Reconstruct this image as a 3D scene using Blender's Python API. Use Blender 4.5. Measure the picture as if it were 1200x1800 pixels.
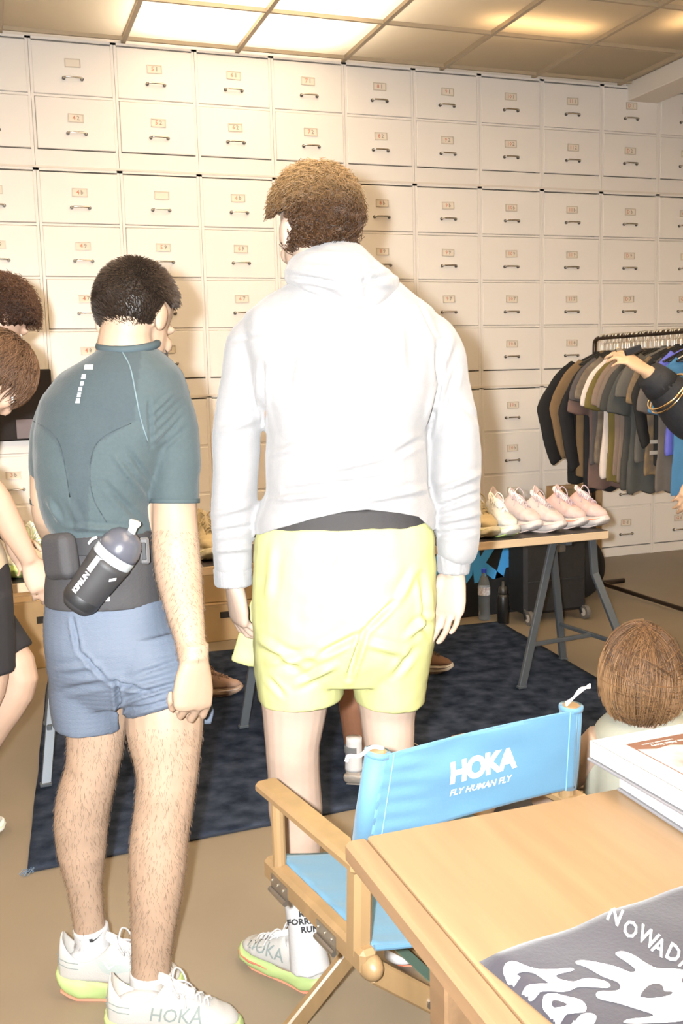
import bpy, bmesh, math, random
import numpy as np
from mathutils import Vector, Matrix, noise, Quaternion
from mathutils.bvhtree import BVHTree
random.seed(7); RNG = np.random.default_rng(7)
for o in list(bpy.data.objects): bpy.data.objects.remove(o)
SC = bpy.context.scene; COL = SC.collection

# ---------------------------------------------------------------- camera
YAW, PITCH, ROLL, FPX = math.radians(19.487), math.radians(7.711), math.radians(-1.5167), 1750.0
CH = 1.39822
def cam_axes():
    f = np.array([math.sin(YAW)*math.cos(PITCH), math.cos(YAW)*math.cos(PITCH), -math.sin(PITCH)])
    r = np.array([math.cos(YAW), -math.sin(YAW), 0.0]); u = np.cross(r, f)
    return r*math.cos(ROLL)+u*math.sin(ROLL), -r*math.sin(ROLL)+u*math.cos(ROLL), f
CR, CU, CF = cam_axes()
CAMP = np.array([0, 0, CH])
cd = bpy.data.cameras.new('camera'); cam = bpy.data.objects.new('camera', cd); COL.objects.link(cam)
cd.sensor_fit = 'VERTICAL'; cd.sensor_height = 36; cd.sensor_width = 24; cd.lens = FPX/1800*36
cd.clip_start = 0.05; cd.clip_end = 60
cam.matrix_world = Matrix(((CR[0], CU[0], -CF[0], 0), (CR[1], CU[1], -CF[1], 0), (CR[2], CU[2], -CF[2], CH), (0, 0, 0, 1)))
SC.camera = cam
# ---------------------------------------------------------------- world, flash, exposure
w = bpy.data.worlds.new('world'); SC.world = w; w.use_nodes = True
w.node_tree.nodes['Background'].inputs[0].default_value = (1, .85, .68, 1)
w.node_tree.nodes['Background'].inputs[1].default_value = 0.02
fl_d = bpy.data.lights.new('camera_flash', 'SPOT'); fl_d.energy = 1080; fl_d.color = (.95, .98, 1.0)
fl_d.shadow_soft_size = 0.022; fl_d.spot_size = math.radians(118); fl_d.spot_blend = 1.0
flash = bpy.data.objects.new('camera_flash', fl_d); COL.objects.link(flash)
flash.location = Vector(CAMP - CR*0.075 + CU*0.03 - CF*0.02)
flash.rotation_euler = Vector(CF - CR*0.10 + CU*0.16).to_track_quat('-Z', 'Y').to_euler()
for n, x, y, sx, sy, z, e in (('main', 1.58, 4.75, 1.25, 2.8, 3.62, 88), ('near', 1.58, 1.0, 1.25, 3.0, 3.62, 330), ('left', -2.2, 3.0, 1.2, 5.0, 3.62, 270), ('right_near', 4.6, 0.6, 1.2, 3.0, 3.62, 260), ('right_strip', 3.25, 5.42, .7, .10, 3.55, 2.0), ('corner_strip', 4.05, 5.0, .12, .5, 3.55, 1.1)):
    ld = bpy.data.lights.new('ceiling_tube_'+n, 'AREA'); ld.shape = 'RECTANGLE'; ld.size = sx; ld.size_y = sy
    ld.energy = e; ld.color = (1, .82, .61) if 'strip' not in n else (1, .60, .26)
    lo = bpy.data.objects.new('ceiling_tube_'+n, ld); COL.objects.link(lo); lo.location = (x, y, z)
SC.view_settings.view_transform = 'Standard'; SC.view_settings.look = 'None'
SC.view_settings.exposure = 0.0; SC.view_settings.gamma = 1.0; SC.view_settings.use_curve_mapping = False

# ---------------------------------------------------------------- helpers
def ray(x, y): return CF + CR*((x-600)/FPX) - CU*((y-900)/FPX)
FH = np.array([math.sin(YAW), math.cos(YAW), 0]); RH = np.array([math.cos(YAW), -math.sin(YAW), 0])
def at_z(x, y, z=0.0):
    d = ray(x, y); return CAMP + d*((z-CH)/d[2])
def at_y(x, y, Y):
    d = ray(x, y); return CAMP + d*(Y/d[1])
def at_h(x, y, h):                       # h: horizontal distance along the viewing direction
    d = ray(x, y); return CAMP + d*(h/(d@FH))
def px_size(x, y, h): return h/(ray(x, y)@FH)/FPX      # metres for each photograph pixel at that distance
V = Vector
MATS = {}
def mat(name, col, rough=0.6, metal=0.0, var=0.0, vscale=8.0, bump=0.0, bscale=60.0, spec=0.5, sheen=0.0, stretch=None, col2=None, vcol=False, alpha=None, trans=0.0, ior=1.45, sss=0.0, detail=4):
    if name in MATS: return MATS[name]
    m = bpy.data.materials.new(name); m.use_nodes = True; nt = m.node_tree; b = nt.nodes['Principled BSDF']
    def sv(k, v):
        if k in b.inputs: b.inputs[k].default_value = v
    c = tuple(col)+(1,)
    sv('Base Color', c); sv('Roughness', rough); sv('Metallic', metal); sv('Specular IOR Level', spec); sv('Sheen Weight', sheen)
    sv('Transmission Weight', trans); sv('IOR', ior)
    if sss: sv('Subsurface Weight', sss); sv('Subsurface Radius', (.012, .005, .003)); sv('Subsurface Scale', 1.0)
    tc = nt.nodes.new('ShaderNodeTexCoord'); vec = tc.outputs['Object']
    if stretch:
        mp = nt.nodes.new('ShaderNodeMapping'); mp.inputs['Scale'].default_value = stretch
        nt.links.new(vec, mp.inputs['Vector']); vec = mp.outputs['Vector']
    src = None
    if vcol:
        a = nt.nodes.new('ShaderNodeVertexColor'); a.layer_name = 'Col'; src = a.outputs['Color']
    if var > 0 or col2:
        n = nt.nodes.new('ShaderNodeTexNoise'); n.inputs['Scale'].default_value = vscale; n.inputs['Detail'].default_value = detail
        nt.links.new(vec, n.inputs['Vector'])
        r = nt.nodes.new('ShaderNodeValToRGB'); r.color_ramp.elements[0].position = .33; r.color_ramp.elements[1].position = .68
        if src is not None:
            r.color_ramp.elements[0].color = (1-var,)*3+(1,); r.color_ramp.elements[1].color = (1, 1, 1, 1)
            mx = nt.nodes.new('ShaderNodeMix'); mx.data_type = 'RGBA'; mx.blend_type = 'MULTIPLY'; mx.inputs['Factor'].default_value = 1
            nt.links.new(src, mx.inputs[6]); nt.links.new(r.outputs[0], mx.inputs[7]); src = mx.outputs[2]
        else:
            c2 = col2 if col2 else [v*(1-var) for v in col]
            r.color_ramp.elements[0].color = tuple(c2)+(1,); r.color_ramp.elements[1].color = c; src = r.outputs[0]
        nt.links.new(n.outputs['Fac'], r.inputs[0])
    if src is not None: nt.links.new(src, b.inputs['Base Color'])
    if bump > 0:
        n2 = nt.nodes.new('ShaderNodeTexNoise'); n2.inputs['Scale'].default_value = bscale; n2.inputs['Detail'].default_value = 3
        nt.links.new(vec, n2.inputs['Vector'])
        bp = nt.nodes.new('ShaderNodeBump'); bp.inputs['Strength'].default_value = bump; bp.inputs['Distance'].default_value = 0.003
        nt.links.new(n2.outputs['Fac'], bp.inputs['Height']); nt.links.new(bp.outputs[0], b.inputs['Normal'])
    if alpha is not None: sv('Alpha', alpha)
    MATS[name] = m; return m

def tag(o, label=None, cat=None, group=None, kind=None):
    if label: o['label'] = label
    if cat: o['category'] = cat
    if group: o['group'] = group
    if kind: o['kind'] = kind
    return o
def empty(name, loc=(0, 0, 0), label=None, cat=None, group=None, rotz=0.0, kind=None, parent=None):
    o = bpy.data.objects.new(name, None); COL.objects.link(o); o.location = V(loc); o.rotation_euler = (0, 0, rotz); o.empty_display_size = .05
    if parent is not None: o.parent = parent
    return tag(o, label, cat, group, kind)
def link_mesh(name, me, m=None, parent=None):
    o = bpy.data.objects.new(name, me); COL.objects.link(o)
    if m is not None and not me.materials: me.materials.append(m)
    if parent is not None: o.parent = parent
    return o
def mk(name, verts, faces, m, parent=None, smooth=False, world=True):
    """one mesh object; verts in world space (moved into the parent's space when it has one)"""
    me = bpy.data.meshes.new(name)
    vs = np.asarray(verts, float)
    if parent is not None and world:
        mi = np.array(wm(parent).inverted()); vs = vs@mi[:3, :3].T+mi[:3, 3]
    me.from_pydata([tuple(v) for v in vs], [], [tuple(int(i) for i in f) for f in faces])
    if smooth: me.polygons.foreach_set('use_smooth', [True]*len(me.polygons))
    me.update()
    return link_mesh(name, me, m, parent)
def wm(o):
    if o is None: return Matrix.Identity(4)
    m = Matrix.LocRotScale(o.location, o.rotation_euler, o.scale)
    return wm(o.parent) @ m if o.parent else m
class MB:
    """collects shapes into one mesh"""
    def __init__(s): s.v = []; s.f = []; s.m = []
    def add(s, v, f, mi=0):
        n = len(s.v); s.v += [tuple(p) for p in v]; s.f += [tuple(i+n for i in q) for q in f]; s.m += [mi]*len(f); return s
    def box(s, c, d, rot=None, bev=0.0, mi=0):
        dx, dy, dz = d[0]/2, d[1]/2, d[2]/2; b = min(bev, dx*.9, dy*.9, dz*.9)
        if b <= 0:
            vs = [(x, y, z) for z in (-dz, dz) for y in (-dy, dy) for x in (-dx, dx)]
            fs = [(0, 2, 3, 1), (4, 5, 7, 6), (0, 1, 5, 4), (2, 6, 7, 3), (0, 4, 6, 2), (1, 3, 7, 5)]
        else:
            vs = []; idx = {}
            for sx in (-1, 1):
                for sy in (-1, 1):
                    for sz in (-1, 1):
                        for k in range(3):
                            p = [sx*(dx-b), sy*(dy-b), sz*(dz-b)]; p[k] += (sx, sy, sz)[k]*b
                            idx[sx, sy, sz, k] = len(vs); vs.append(tuple(p))
            fs = []
            for k in range(3):
                o = [i for i in range(3) if i != k]
                for sg in (-1, 1):
                    q = []
                    for a, c2 in ((-1, -1), (1, -1), (1, 1), (-1, 1)):
                        sgn = [0, 0, 0]; sgn[k] = sg; sgn[o[0]] = a; sgn[o[1]] = c2; q.append(idx[tuple(sgn)+(k,)])
                    if (sg > 0) == (k == 1): q.reverse()
                    fs.append(tuple(q))
            for k in range(3):
                o = [i for i in range(3) if i != k]
                for a in (-1, 1):
                    for c2 in (-1, 1):
                        q = []
                        for e, kk in ((-1, o[0]), (1, o[0]), (1, o[1]), (-1, o[1])):
                            sgn = [0, 0, 0]; sgn[k] = e; sgn[o[0]] = a; sgn[o[1]] = c2; q.append(idx[tuple(sgn)+(kk,)])
                        fs.append(tuple(q))
            for sx in (-1, 1):
                for sy in (-1, 1):
                    for sz in (-1, 1): fs.append(tuple(idx[sx, sy, sz, k] for k in range(3)))
        R = rot.to_3x3() if rot is not None else None
        vs = [((R@V(p)) if R else V(p))+V(c) for p in vs]
        return s.add(vs, fs, mi)
    def bar(s, a, b, w, h, up=(0, 0, 1), bev=0.0, mi=0):
        a, b = V(a), V(b); z = (b-a); L = z.length; z.normalize(); x = z.cross(V(up))
        if x.length < 1e-4: x = z.cross(V((1, 0, 0)))
        x.normalize(); y = x.cross(z)
        return s.box((a+b)/2, (w, h, L), Matrix((x, -y, z)).transposed(), bev, mi)
    def tube(s, path, rad, n=10, cap=True, up=None, flat=1.0, mi=0):
        v, f = tube(path, rad, n, cap, up, flat); return s.add(v, f, mi)
    def ell(s, c, r, rot=None, nu=20, nv=12, mi=0):
        v, f = ellipsoid(c, r, rot, nu, nv); return s.add(v, f, mi)
    def rings(s, rs, cap=True, mi=0):
        v, f = loft(rs, cap); return s.add(v, f, mi)
    def build(s, name, m, parent=None, smooth=False, mats=None, world=True):
        o = mk(name, s.v, s.f, None, parent, smooth, world)
        for q in (mats or [m]): o.data.materials.append(q)
        if mats: o.data.polygons.foreach_set('material_index', s.m)
        return o
def loft(rs, cap=True, closed=True):
    n = len(rs[0]); v = [tuple(p) for r in rs for p in r]; f = []
    for i in range(len(rs)-1):
        for j in range(n if closed else n-1):
            k = (j+1) % n; f.append((i*n+j, i*n+k, (i+1)*n+k, (i+1)*n+j))
    if cap and closed:
        f.append(tuple(range(n-1, -1, -1))); f.append(tuple((len(rs)-1)*n+j for j in range(n)))
    return v, f
def smooth_path(pts, per=6):
    P = [np.asarray(p, float) for p in pts]
    if len(P) < 3: return [P[0]+(P[-1]-P[0])*t for t in np.linspace(0, 1, per+1)]
    out = []
    for i in range(len(P)-1):
        p0 = P[i-1] if i > 0 else 2*P[i]-P[i+1]; p3 = P[i+2] if i+2 < len(P) else 2*P[i+1]-P[i]
        for k in range(per):
            t = k/per; a, b = P[i], P[i+1]
            out.append(.5*((2*a)+(b-p0)*t+(2*p0-5*a+4*b-p3)*t*t+(3*a-p0-3*b+p3)*t**3))
    out.append(P[-1]); return out
def tube(path, rad, n=10, cap=True, up=None, flat=1.0):
    P = [V(p) for p in path]; N = len(P)
    R = [rad]*N if not hasattr(rad, '__len__') else list(rad)
    if len(R) != N: R = list(np.interp(np.linspace(0, 1, N), np.linspace(0, 1, len(R)), R))
    T = []
    for i in range(N):
        d = P[min(i+1, N-1)]-P[max(i-1, 0)]; T.append(d.normalized())
    u = V(up) if up is not None else V((0, 0, 1))
    if abs(u.dot(T[0])) > .95: u = V((1, 0, 0)) if up is None else u+V((.3, .2, .1))
    x = (u-T[0]*u.dot(T[0])).normalized(); rs = []
    for i in range(N):
        x = (x-T[i]*x.dot(T[i])).normalized(); y = T[i].cross(x)
        rs.append([P[i]+x*(R[i]*flat*math.cos(a))+y*(R[i]*math.sin(a)) for a in [2*math.pi*k/n for k in range(n)]])
    return loft(rs, cap)
def ellipsoid(c, r, rot=None, nu=20, nv=12):
    v = []; f = []; c = V(c); R = rot.to_3x3() if rot is not None else None
    def put(p):
        p = V(p); v.append(tuple((R@p if R else p)+c))
    put((0, 0, -r[2]))
    for j in range(1, nv):
        a = -math.pi/2+math.pi*j/nv
        for i in range(nu):
            b = 2*math.pi*i/nu; put((r[0]*math.cos(a)*math.cos(b), r[1]*math.cos(a)*math.sin(b), r[2]*math.sin(a)))
    put((0, 0, r[2]))
    for i in range(nu): f.append((0, 1+(i+1) % nu, 1+i))
    for j in range(nv-2):
        for i in range(nu):
            a = 1+j*nu+i; b = 1+j*nu+(i+1) % nu; f.append((a, b, b+nu, a+nu))
    t = len(v)-1
    for i in range(nu): f.append((t, t-nu+i, t-nu+(i+1) % nu))
    return v, f
def fused(mb, voxel=0.005, it=6, fn=None, fac=.5, proj=True):
    """MB shapes -> one continuous closed surface; returns a mesh"""
    me = bpy.data.meshes.new('tmp'); me.from_pydata([tuple(v) for v in mb.v], [], mb.f); me.update()
    o = bpy.data.objects.new('tmp', me); COL.objects.link(o)
    bmx = bmesh.new(); bmx.from_mesh(me); bmesh.ops.recalc_face_normals(bmx, faces=bmx.faces); bmx.to_mesh(me); bmx.free()
    r = o.modifiers.new('r', 'REMESH'); r.mode = 'VOXEL'; r.voxel_size = voxel; r.use_smooth_shade = True
    if it:
        s = o.modifiers.new('s', 'SMOOTH'); s.factor = fac; s.iterations = it
    dg = bpy.context.evaluated_depsgraph_get(); dg.update()
    out = bpy.data.meshes.new_from_object(o.evaluated_get(dg)); bpy.data.objects.remove(o); bpy.data.meshes.remove(me)
    if fn is not None:
        n = len(out.vertices); co = np.empty(n*3, np.float32); nn = np.empty(n*3, np.float32)
        out.vertices.foreach_get('co', co); out.vertices.foreach_get('normal', nn)
        co = co.reshape(-1, 3).astype(float); nn = nn.reshape(-1, 3).astype(float)
        co = fn(co, nn); out.vertices.foreach_set('co', co.astype(np.float32).ravel())
    out.polygons.foreach_set('use_smooth', [True]*len(out.polygons)); out.update()
    return out
def paint(me, fn):
    n = len(me.vertices); co = np.empty(n*3, np.float32); me.vertices.foreach_get('co', co); co = co.reshape(-1, 3).astype(float)
    a = me.color_attributes.new('Col', 'FLOAT_COLOR', 'POINT'); c = np.ones((n, 4), np.float32); c[:, :3] = fn(co)
    a.data.foreach_set('color', c.ravel())
def mesh_world(name, me, m, parent=None):
    """a mesh made in world space, put under its parent"""
    if parent is not None: me.transform(wm(parent).inverted())
    me.materials.clear(); me.materials.append(m)
    return link_mesh(name, me, None, parent)
def project_px(co):
    d = co-CAMP; z = d@CF
    return 600+FPX*(d@CR)/z, 900-FPX*(d@CU)/z
def seg_ridge(co, nn, segs):
    """folds: raised or sunk ridges along world segments (a, b, half width, height)"""
    out = co.copy()
    for a, b, wd, am in segs:
        a = np.asarray(a, float); b = np.asarray(b, float); ab = b-a; L2 = ab@ab
        t = np.clip(((co-a)@ab)/L2, 0, 1); d = np.linalg.norm(co-(a+t[:, None]*ab), axis=1)
        e = np.exp(-(d/wd)**2)*np.sin(np.pi*np.clip(t, .02, .98))**.5
        out += nn*(am*e)[:, None]
    return out
def folds(co, nn, L):
    """cloth folds on the side facing the viewer: (x0, y0, x1, y1, half width, depth), widths in photograph pixels"""
    x, y = project_px(co); face = np.clip(-(nn@FH)*2.5, 0, 1); out = co.copy()
    for x0, y0, x1, y1, wd, am in L:
        dx, dy = x1-x0, y1-y0; t = np.clip(((x-x0)*dx+(y-y0)*dy)/(dx*dx+dy*dy), 0, 1)
        bend = 3.0*np.sin(t*3.1+x0)
        d = np.abs((x-x0)*dy-(y-y0)*dx)/math.hypot(dx, dy)+0*bend; over = np.hypot(x-(x0+t*dx), y-(y0+t*dy)); d = np.maximum(np.abs(over), 0)
        e = (np.exp(-(d/wd)**2)-.45*np.exp(-((d-2.1*wd)/wd)**2))*np.sin(np.pi*np.clip(t, .03, .97))**.6
        out += nn*(am*e*face)[:, None]
    return out
def nfield(co, sc, seed=0.0, stretch=(1, 1, 1)):
    s = np.asarray(stretch)*sc
    return np.array([noise.noise(V(p*s+seed)) for p in co])
def text_mesh(body, size=1.0, bold=0.0, shear=0.0, extrude=0.0, align='CENTER', space=1.0, res=3):
    cu = bpy.data.curves.new('t', 'FONT'); cu.body = body; cu.size = size; cu.offset = bold; cu.shear = shear; cu.extrude = extrude
    cu.align_x = align; cu.align_y = 'CENTER'; cu.space_character = space; cu.resolution_u = res
    o = bpy.data.objects.new('t', cu); COL.objects.link(o); dg = bpy.context.evaluated_depsgraph_get(); dg.update()
    me = bpy.data.meshes.new_from_object(o.evaluated_get(dg)); bpy.data.objects.remove(o); bpy.data.curves.remove(cu)
    return me
def poly_mesh(polys):
    """flat shapes, each an outline [(x, y), ...]; filled in the xy plane"""
    me = bpy.data.meshes.new('poly'); bm = bmesh.new()
    for P in polys:
        vs = [bm.verts.new((x, y, 0)) for x, y in P]; bm.faces.new(vs)
    bmesh.ops.triangulate(bm, faces=bm.faces); bm.to_mesh(me); bm.free(); return me
def bvh_of(obs):
    vs = []; fs = []
    for o in obs:
        m = wm(o); n = len(vs); vs += [m@v.co for v in o.data.vertices]; fs += [tuple(i+n for i in p.vertices) for p in o.data.polygons]
    return BVHTree.FromPolygons(vs, fs)
def decal(name, me, M, targets, m, parent, off=0.0012, direction=None, maxedge=0.012):
    """print on a curved surface: flat mesh placed by M, then pressed onto the targets along -z of M"""
    bm = bmesh.new(); bm.from_mesh(me); bm.transform(M)
    for _ in range(4):
        es = [e for e in bm.edges if e.calc_length() > maxedge]
        if not es: break
        bmesh.ops.subdivide_edges(bm, edges=es, cuts=1); bmesh.ops.triangulate(bm, faces=bm.faces)
    tree = targets if isinstance(targets, BVHTree) else bvh_of(targets)
    d = (M.to_3x3()@V((0, 0, -1))).normalized() if direction is None else V(direction).normalized()
    for v in bm.verts:
        h, nrm, i, ds = tree.ray_cast(v.co-d*.15, d, .5)
        if h is None:
            h, nrm, i, ds = tree.find_nearest(v.co)
        v.co = h-d*off
    me2 = bpy.data.meshes.new(name); bm.to_mesh(me2); bm.free(); bpy.data.meshes.remove(me)
    return mesh_world(name, me2, m, parent)
def frame(o, x, y, z=None):
    x = V(x).normalized(); y = V(y); z = x.cross(y).normalized(); y = z.cross(x)
    return Matrix(((x[0], y[0], z[0], o[0]), (x[1], y[1], z[1], o[1]), (x[2], y[2], z[2], o[2]), (0, 0, 0, 1)))
def children(o): return [c for c in COL.objects if c.parent == o]
# ================================================================ the room
def solid(name, c, d, m, parent=None): return MB().box(c, d).build(name, m, parent)
m_floor = mat('polished_concrete', (.222, .175, .120), .42, var=.18, vscale=1.3, bump=.02, bscale=25, detail=6, spec=.4)
m_wall = mat('plaster', (.72, .66, .58), .8, var=.05)
tag(solid('floor', (1.5, 2, -.05), (11, 12, .1), m_floor), kind='structure')
tag(solid('wall_back', (1.5, 7.0, 2), (11, .1, 4), m_wall), kind='structure')
tag(solid('wall_left', (-4.05, 2, 2), (.1, 12, 4), m_wall), kind='structure')
tag(solid('wall_right', (7.05, 2, 2), (.1, 12, 4), m_wall), kind='structure')
tag(solid('wall_front', (1.5, -4.05, 2), (11, .1, 4), m_wall), kind='structure')
ZC = 3.415
ceil = solid('ceiling', (1.5, 2, 4.0), (11, 12, .1), mat('plenum', (.8, .78, .72), .9)); tag(ceil, kind='structure')
m_grid = mat('ceiling_grid', (.42, .33, .22), .5)
mp = bpy.data.materials.new('translucent_panel'); mp.use_nodes = True; nt = mp.node_tree; nt.nodes.clear()
out = nt.nodes.new('ShaderNodeOutputMaterial'); tr = nt.nodes.new('ShaderNodeBsdfTranslucent'); df = nt.nodes.new('ShaderNodeBsdfDiffuse'); mx = nt.nodes.new('ShaderNodeMixShader')
tr.inputs[0].default_value = (.88, .84, .76, 1); df.inputs[0].default_value = (.46, .39, .30, 1); mx.inputs[0].default_value = .36
nt.links.new(tr.outputs[0], mx.inputs[1]); nt.links.new(df.outputs[0], mx.inputs[2]); nt.links.new(mx.outputs[0], out.inputs[0])
GX = [0.236+.6965*i for i in range(-7, 10)]; GY = [6.262-.655*j for j in range(16)]
pan = bpy.data.meshes.new('ceiling_panel'); pan.from_pydata([(-.5, -.5, 0), (.5, -.5, 0), (.5, .5, 0), (-.5, .5, 0)], [], [(0, 1, 2, 3)]); pan.materials.append(mp)
for i in range(len(GX)-1):
    for j in range(len(GY)-1):
        o = link_mesh('ceiling_panel', pan, None, ceil); o.location = V(((GX[i]+GX[i+1])/2, (GY[j]+GY[j+1])/2, ZC+.012)) ; o.scale = (.685, .644, 1)
for n, (a, b) in {'x': (GX, None), 'y': (None, GY)}.items():
    for c in (a or b):
        mb = MB()
        if n == 'x': mb.box((c, 1.4, ZC+.004), (.026, 9.95, .03))
        else: mb.box((1.5, c, ZC+.006), (11, .020, .03))
        mb.build('ceiling_grid_bar', m_grid, ceil)
tag(MB().box((1.5, 6.635, 3.43), (11, .63, .05)).build('trim_1', mat('cabinet_cornice', (.66, .59, .50), .5)), kind='structure')
for _i, _z in ((3, 2.671), (4, 1.305)): tag(MB().box((2.57, 6.302, _z), (5.36, .010, .012)).build('trim_%d' % _i, mat('cabinet_joint_strip', (.66, .59, .51), .45)), kind='structure')
mbm = MB().box((4.605, 3.4, 3.36), (.255, 5.85, .125), bev=.004)
tag(mbm.build('trim_2', mat('beam_paint', (.70, .64, .56), .6)), kind='structure')

# ================================================================ filing cabinets
m_cab = mat('cream_enamel', (.76, .71, .655), .38, var=.05, vscale=3, bump=.02, bscale=30)
m_drw = mat('cream_enamel_drawer', (.78, .73, .675), .36, var=.04, vscale=2.5, bump=.015, bscale=20)
m_chrome = mat('drawer_chrome', (.62, .58, .52), .22, metal=1.0)
m_knob = mat('dark_metal', (.12, .11, .10), .4, metal=.8)
m_card = mat('paper_card', (.72, .64, .53), .7); m_red = mat('red_ink', (.60, .25, .16), .8); m_grey = mat('grey_ink', (.30, .25, .19), .8)
m_hold = mat('label_frame', (.58, .51, .42), .4, metal=.2); m_gap = mat('cabinet_shadow_gap', (.10, .08, .055), .8)
COLN = {-1: '3', 0: '4', 1: '5', 2: '6', 3: '7', 4: '8', 5: '9', 6: '10', 7: '11', 8: 'D', 9: 'G'}
ORD = ['first', 'second', 'third', 'fourth', 'fifth', 'sixth', 'seventh', 'eighth', 'ninth', 'tenth', 'last']
SUF = ['1', '2', 'b', '9', '7', '8', 'a', 'b', 'c', 'd']
num_cache = {}
def number_mesh(a, b):
    if (a, b) not in num_cache:
        m1 = text_mesh(a, .036, align='RIGHT', res=1, bold=.0006); m2 = text_mesh(b, .036, align='LEFT', res=1, bold=.0006)
        bmx = bmesh.new(); bmx.from_mesh(m1); n = len(bmx.faces); bmx.faces.ensure_lookup_table()
        bmesh.ops.translate(bmx, verts=bmx.verts, vec=(-.002 if len(a) < 2 else .008, 0, 0))
        b2 = bmesh.new(); b2.from_mesh(m2); bmesh.ops.translate(b2, verts=b2.verts, vec=(.004 if len(a) < 2 else .012, 0, 0))
        tmp = bpy.data.meshes.new('n'); b2.to_mesh(tmp); bmx.from_mesh(tmp); bmx.faces.ensure_lookup_table()
        for i, f in enumerate(bmx.faces): f.material_index = 0 if i < n else 1
        bmesh.ops.transform(bmx, matrix=Matrix.Rotation(math.pi/2, 4, 'X'), verts=bmx.verts)
        me = bpy.data.meshes.new('number'); bmx.to_mesh(me); bmx.free(); b2.free(); me.materials.append(m_red); me.materials.append(m_grey); num_cache[a, b] = me
    return num_cache[a, b]
for _c in COLN.values():
    for _s in SUF: number_mesh(_c, _s)
YF = 6.3; CW = .485; X0 = .3839; DW = .452
HD = .292
dm = MB().box((0, .009, 0), (DW, .018, HD), bev=.004)
drawer_me = dm.build('tmp', m_drw); dmesh = drawer_me.data; bpy.data.objects.remove(drawer_me)
hm = MB().tube(smooth_path([(-.052, .004, 0), (-.050, -.020, .002), (-.030, -.026, .003), (.030, -.026, .003), (.050, -.020, .002), (.052, .004, 0)], 3), .0058, 8)
h_o = hm.build('tmp', m_chrome, smooth=True); hmesh = h_o.data; bpy.data.objects.remove(h_o)
km = MB().tube([(0, -.001, 0), (0, -.009, 0)], .0105, 10)
k_o = km.build('tmp', m_knob); kmesh = k_o.data; bpy.data.objects.remove(k_o)
lm = MB()
for (c, d) in (((0, -.003, .022), (.088, .006, .005)), ((0, -.003, -.022), (.088, .006, .005)), ((-.043, -.003, 0), (.005, .006, .046)), ((.043, -.003, 0), (.005, .006, .046))): lm.box(c, d)
lm.box((0, -.001, 0), (.08, .002, .04), mi=1)
l_o = lm.build('tmp', None, mats=[m_hold, m_card]); lmesh = l_o.data; bpy.data.objects.remove(l_o)
TIERS = [('top', 2.671, 3.40, [(3.232), (2.922)]), ('middle', 1.305, 2.671, [2.497, 2.186, 1.876, 1.566]), ('bottom', 0.0, 1.305, [1.137, .832, .527, .222])]
AJAR = {(1, 3): -.020, (0, 4): -.022, (7, 2): -.012, (7, 4): -.014, (1, 1): -.010, (9, 3): -.024, (3, 3): -.016, (5, 1): .006, (3, 1): -.008, (8, 5): .01, (0, 1): -.006, (1, 4): .012}
BLANK = {(0, 0), (1, 2)}
for ci in range(-1, 10):
    xc = X0+CW*ci+CW/2; row = 0
    for tn, z0, z1, zs in TIERS:
        root = empty('filing_cabinet', (xc, YF, z0), None, 'filing cabinet', 'cream filing cabinets stacked along the back wall')
        tnm = {'top': 'two-drawer cream filing cabinet under the lit ceiling', 'middle': 'four-drawer cream filing cabinet in the middle tier', 'bottom': 'four-drawer cream filing cabinet standing on the floor'}[tn]
        root['label'] = tnm+', '+ORD[ci+1]+' column from the left'
        hgt = z1-z0
        b = MB(); f = .016
        b.box((xc-CW/2+f/2+.001, YF+.32, (z0+z1)/2), (f, .64, hgt)); b.box((xc+CW/2-f/2-.001, YF+.32, (z0+z1)/2), (f, .64, hgt))
        zt = zs[0]+.151; b.box((xc, YF+.32, (zt+z1)/2+.001), (CW-.002, .64, z1-zt-.004))
        zb = zs[-1]-.151; b.box((xc, YF+.322, (zb+z0)/2), (CW-.002, .64, zb-z0-.003))
        for k in range(len(zs)-1): b.box((xc, YF+.314, (zs[k]+zs[k+1])/2), (CW-.03, .62, .0135))
        b.box((xc, YF+.63, (z0+z1)/2), (CW-.01, .02, hgt-.01))
        b.build('body', m_cab, root)
        gm = MB().box((xc, YF+.06, (zt+zb)/2), (CW-.034, .004, zt-zb)); gm.build('gap_shade_sheet', m_gap, root)  # dark sheet behind the drawers, its colour stands in for shade in the gaps
        for z in zs:
            d = link_mesh('drawer', dmesh, None, root); d.location = (0, -.002, z-z0)
            tw = AJAR.get((ci, row), random.uniform(-.003, .003)); d.rotation_euler = (0, 0, 0)
            if abs(tw) > .004: d.rotation_euler = (random.uniform(-.004, .004), random.uniform(-.004, .004), tw); d.location.y -= abs(tw)*.22; d.location.x += .003
            else: d.rotation_euler = (0, random.uniform(-.0025, .0025), tw)
            h = link_mesh('handle', hmesh, None, d); h.location = (random.uniform(-.004, .004), 0, -.056)
            for sg in (-1, 1): kn = link_mesh('handle_mount', kmesh, None, d); kn.location = h.location+V((sg*.052, 0, 0))
            l = link_mesh('label_holder', lmesh, None, d); l.location = (random.uniform(-.006, .006), 0, .033); l.rotation_euler = (0, random.uniform(-.03, .03), 0)
            if (ci, row) not in BLANK:
                t = link_mesh('number', number_mesh(COLN[ci], SUF[row]), None, d); t.location = (l.location.x, -.0032, .033)
            row += 1
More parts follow.
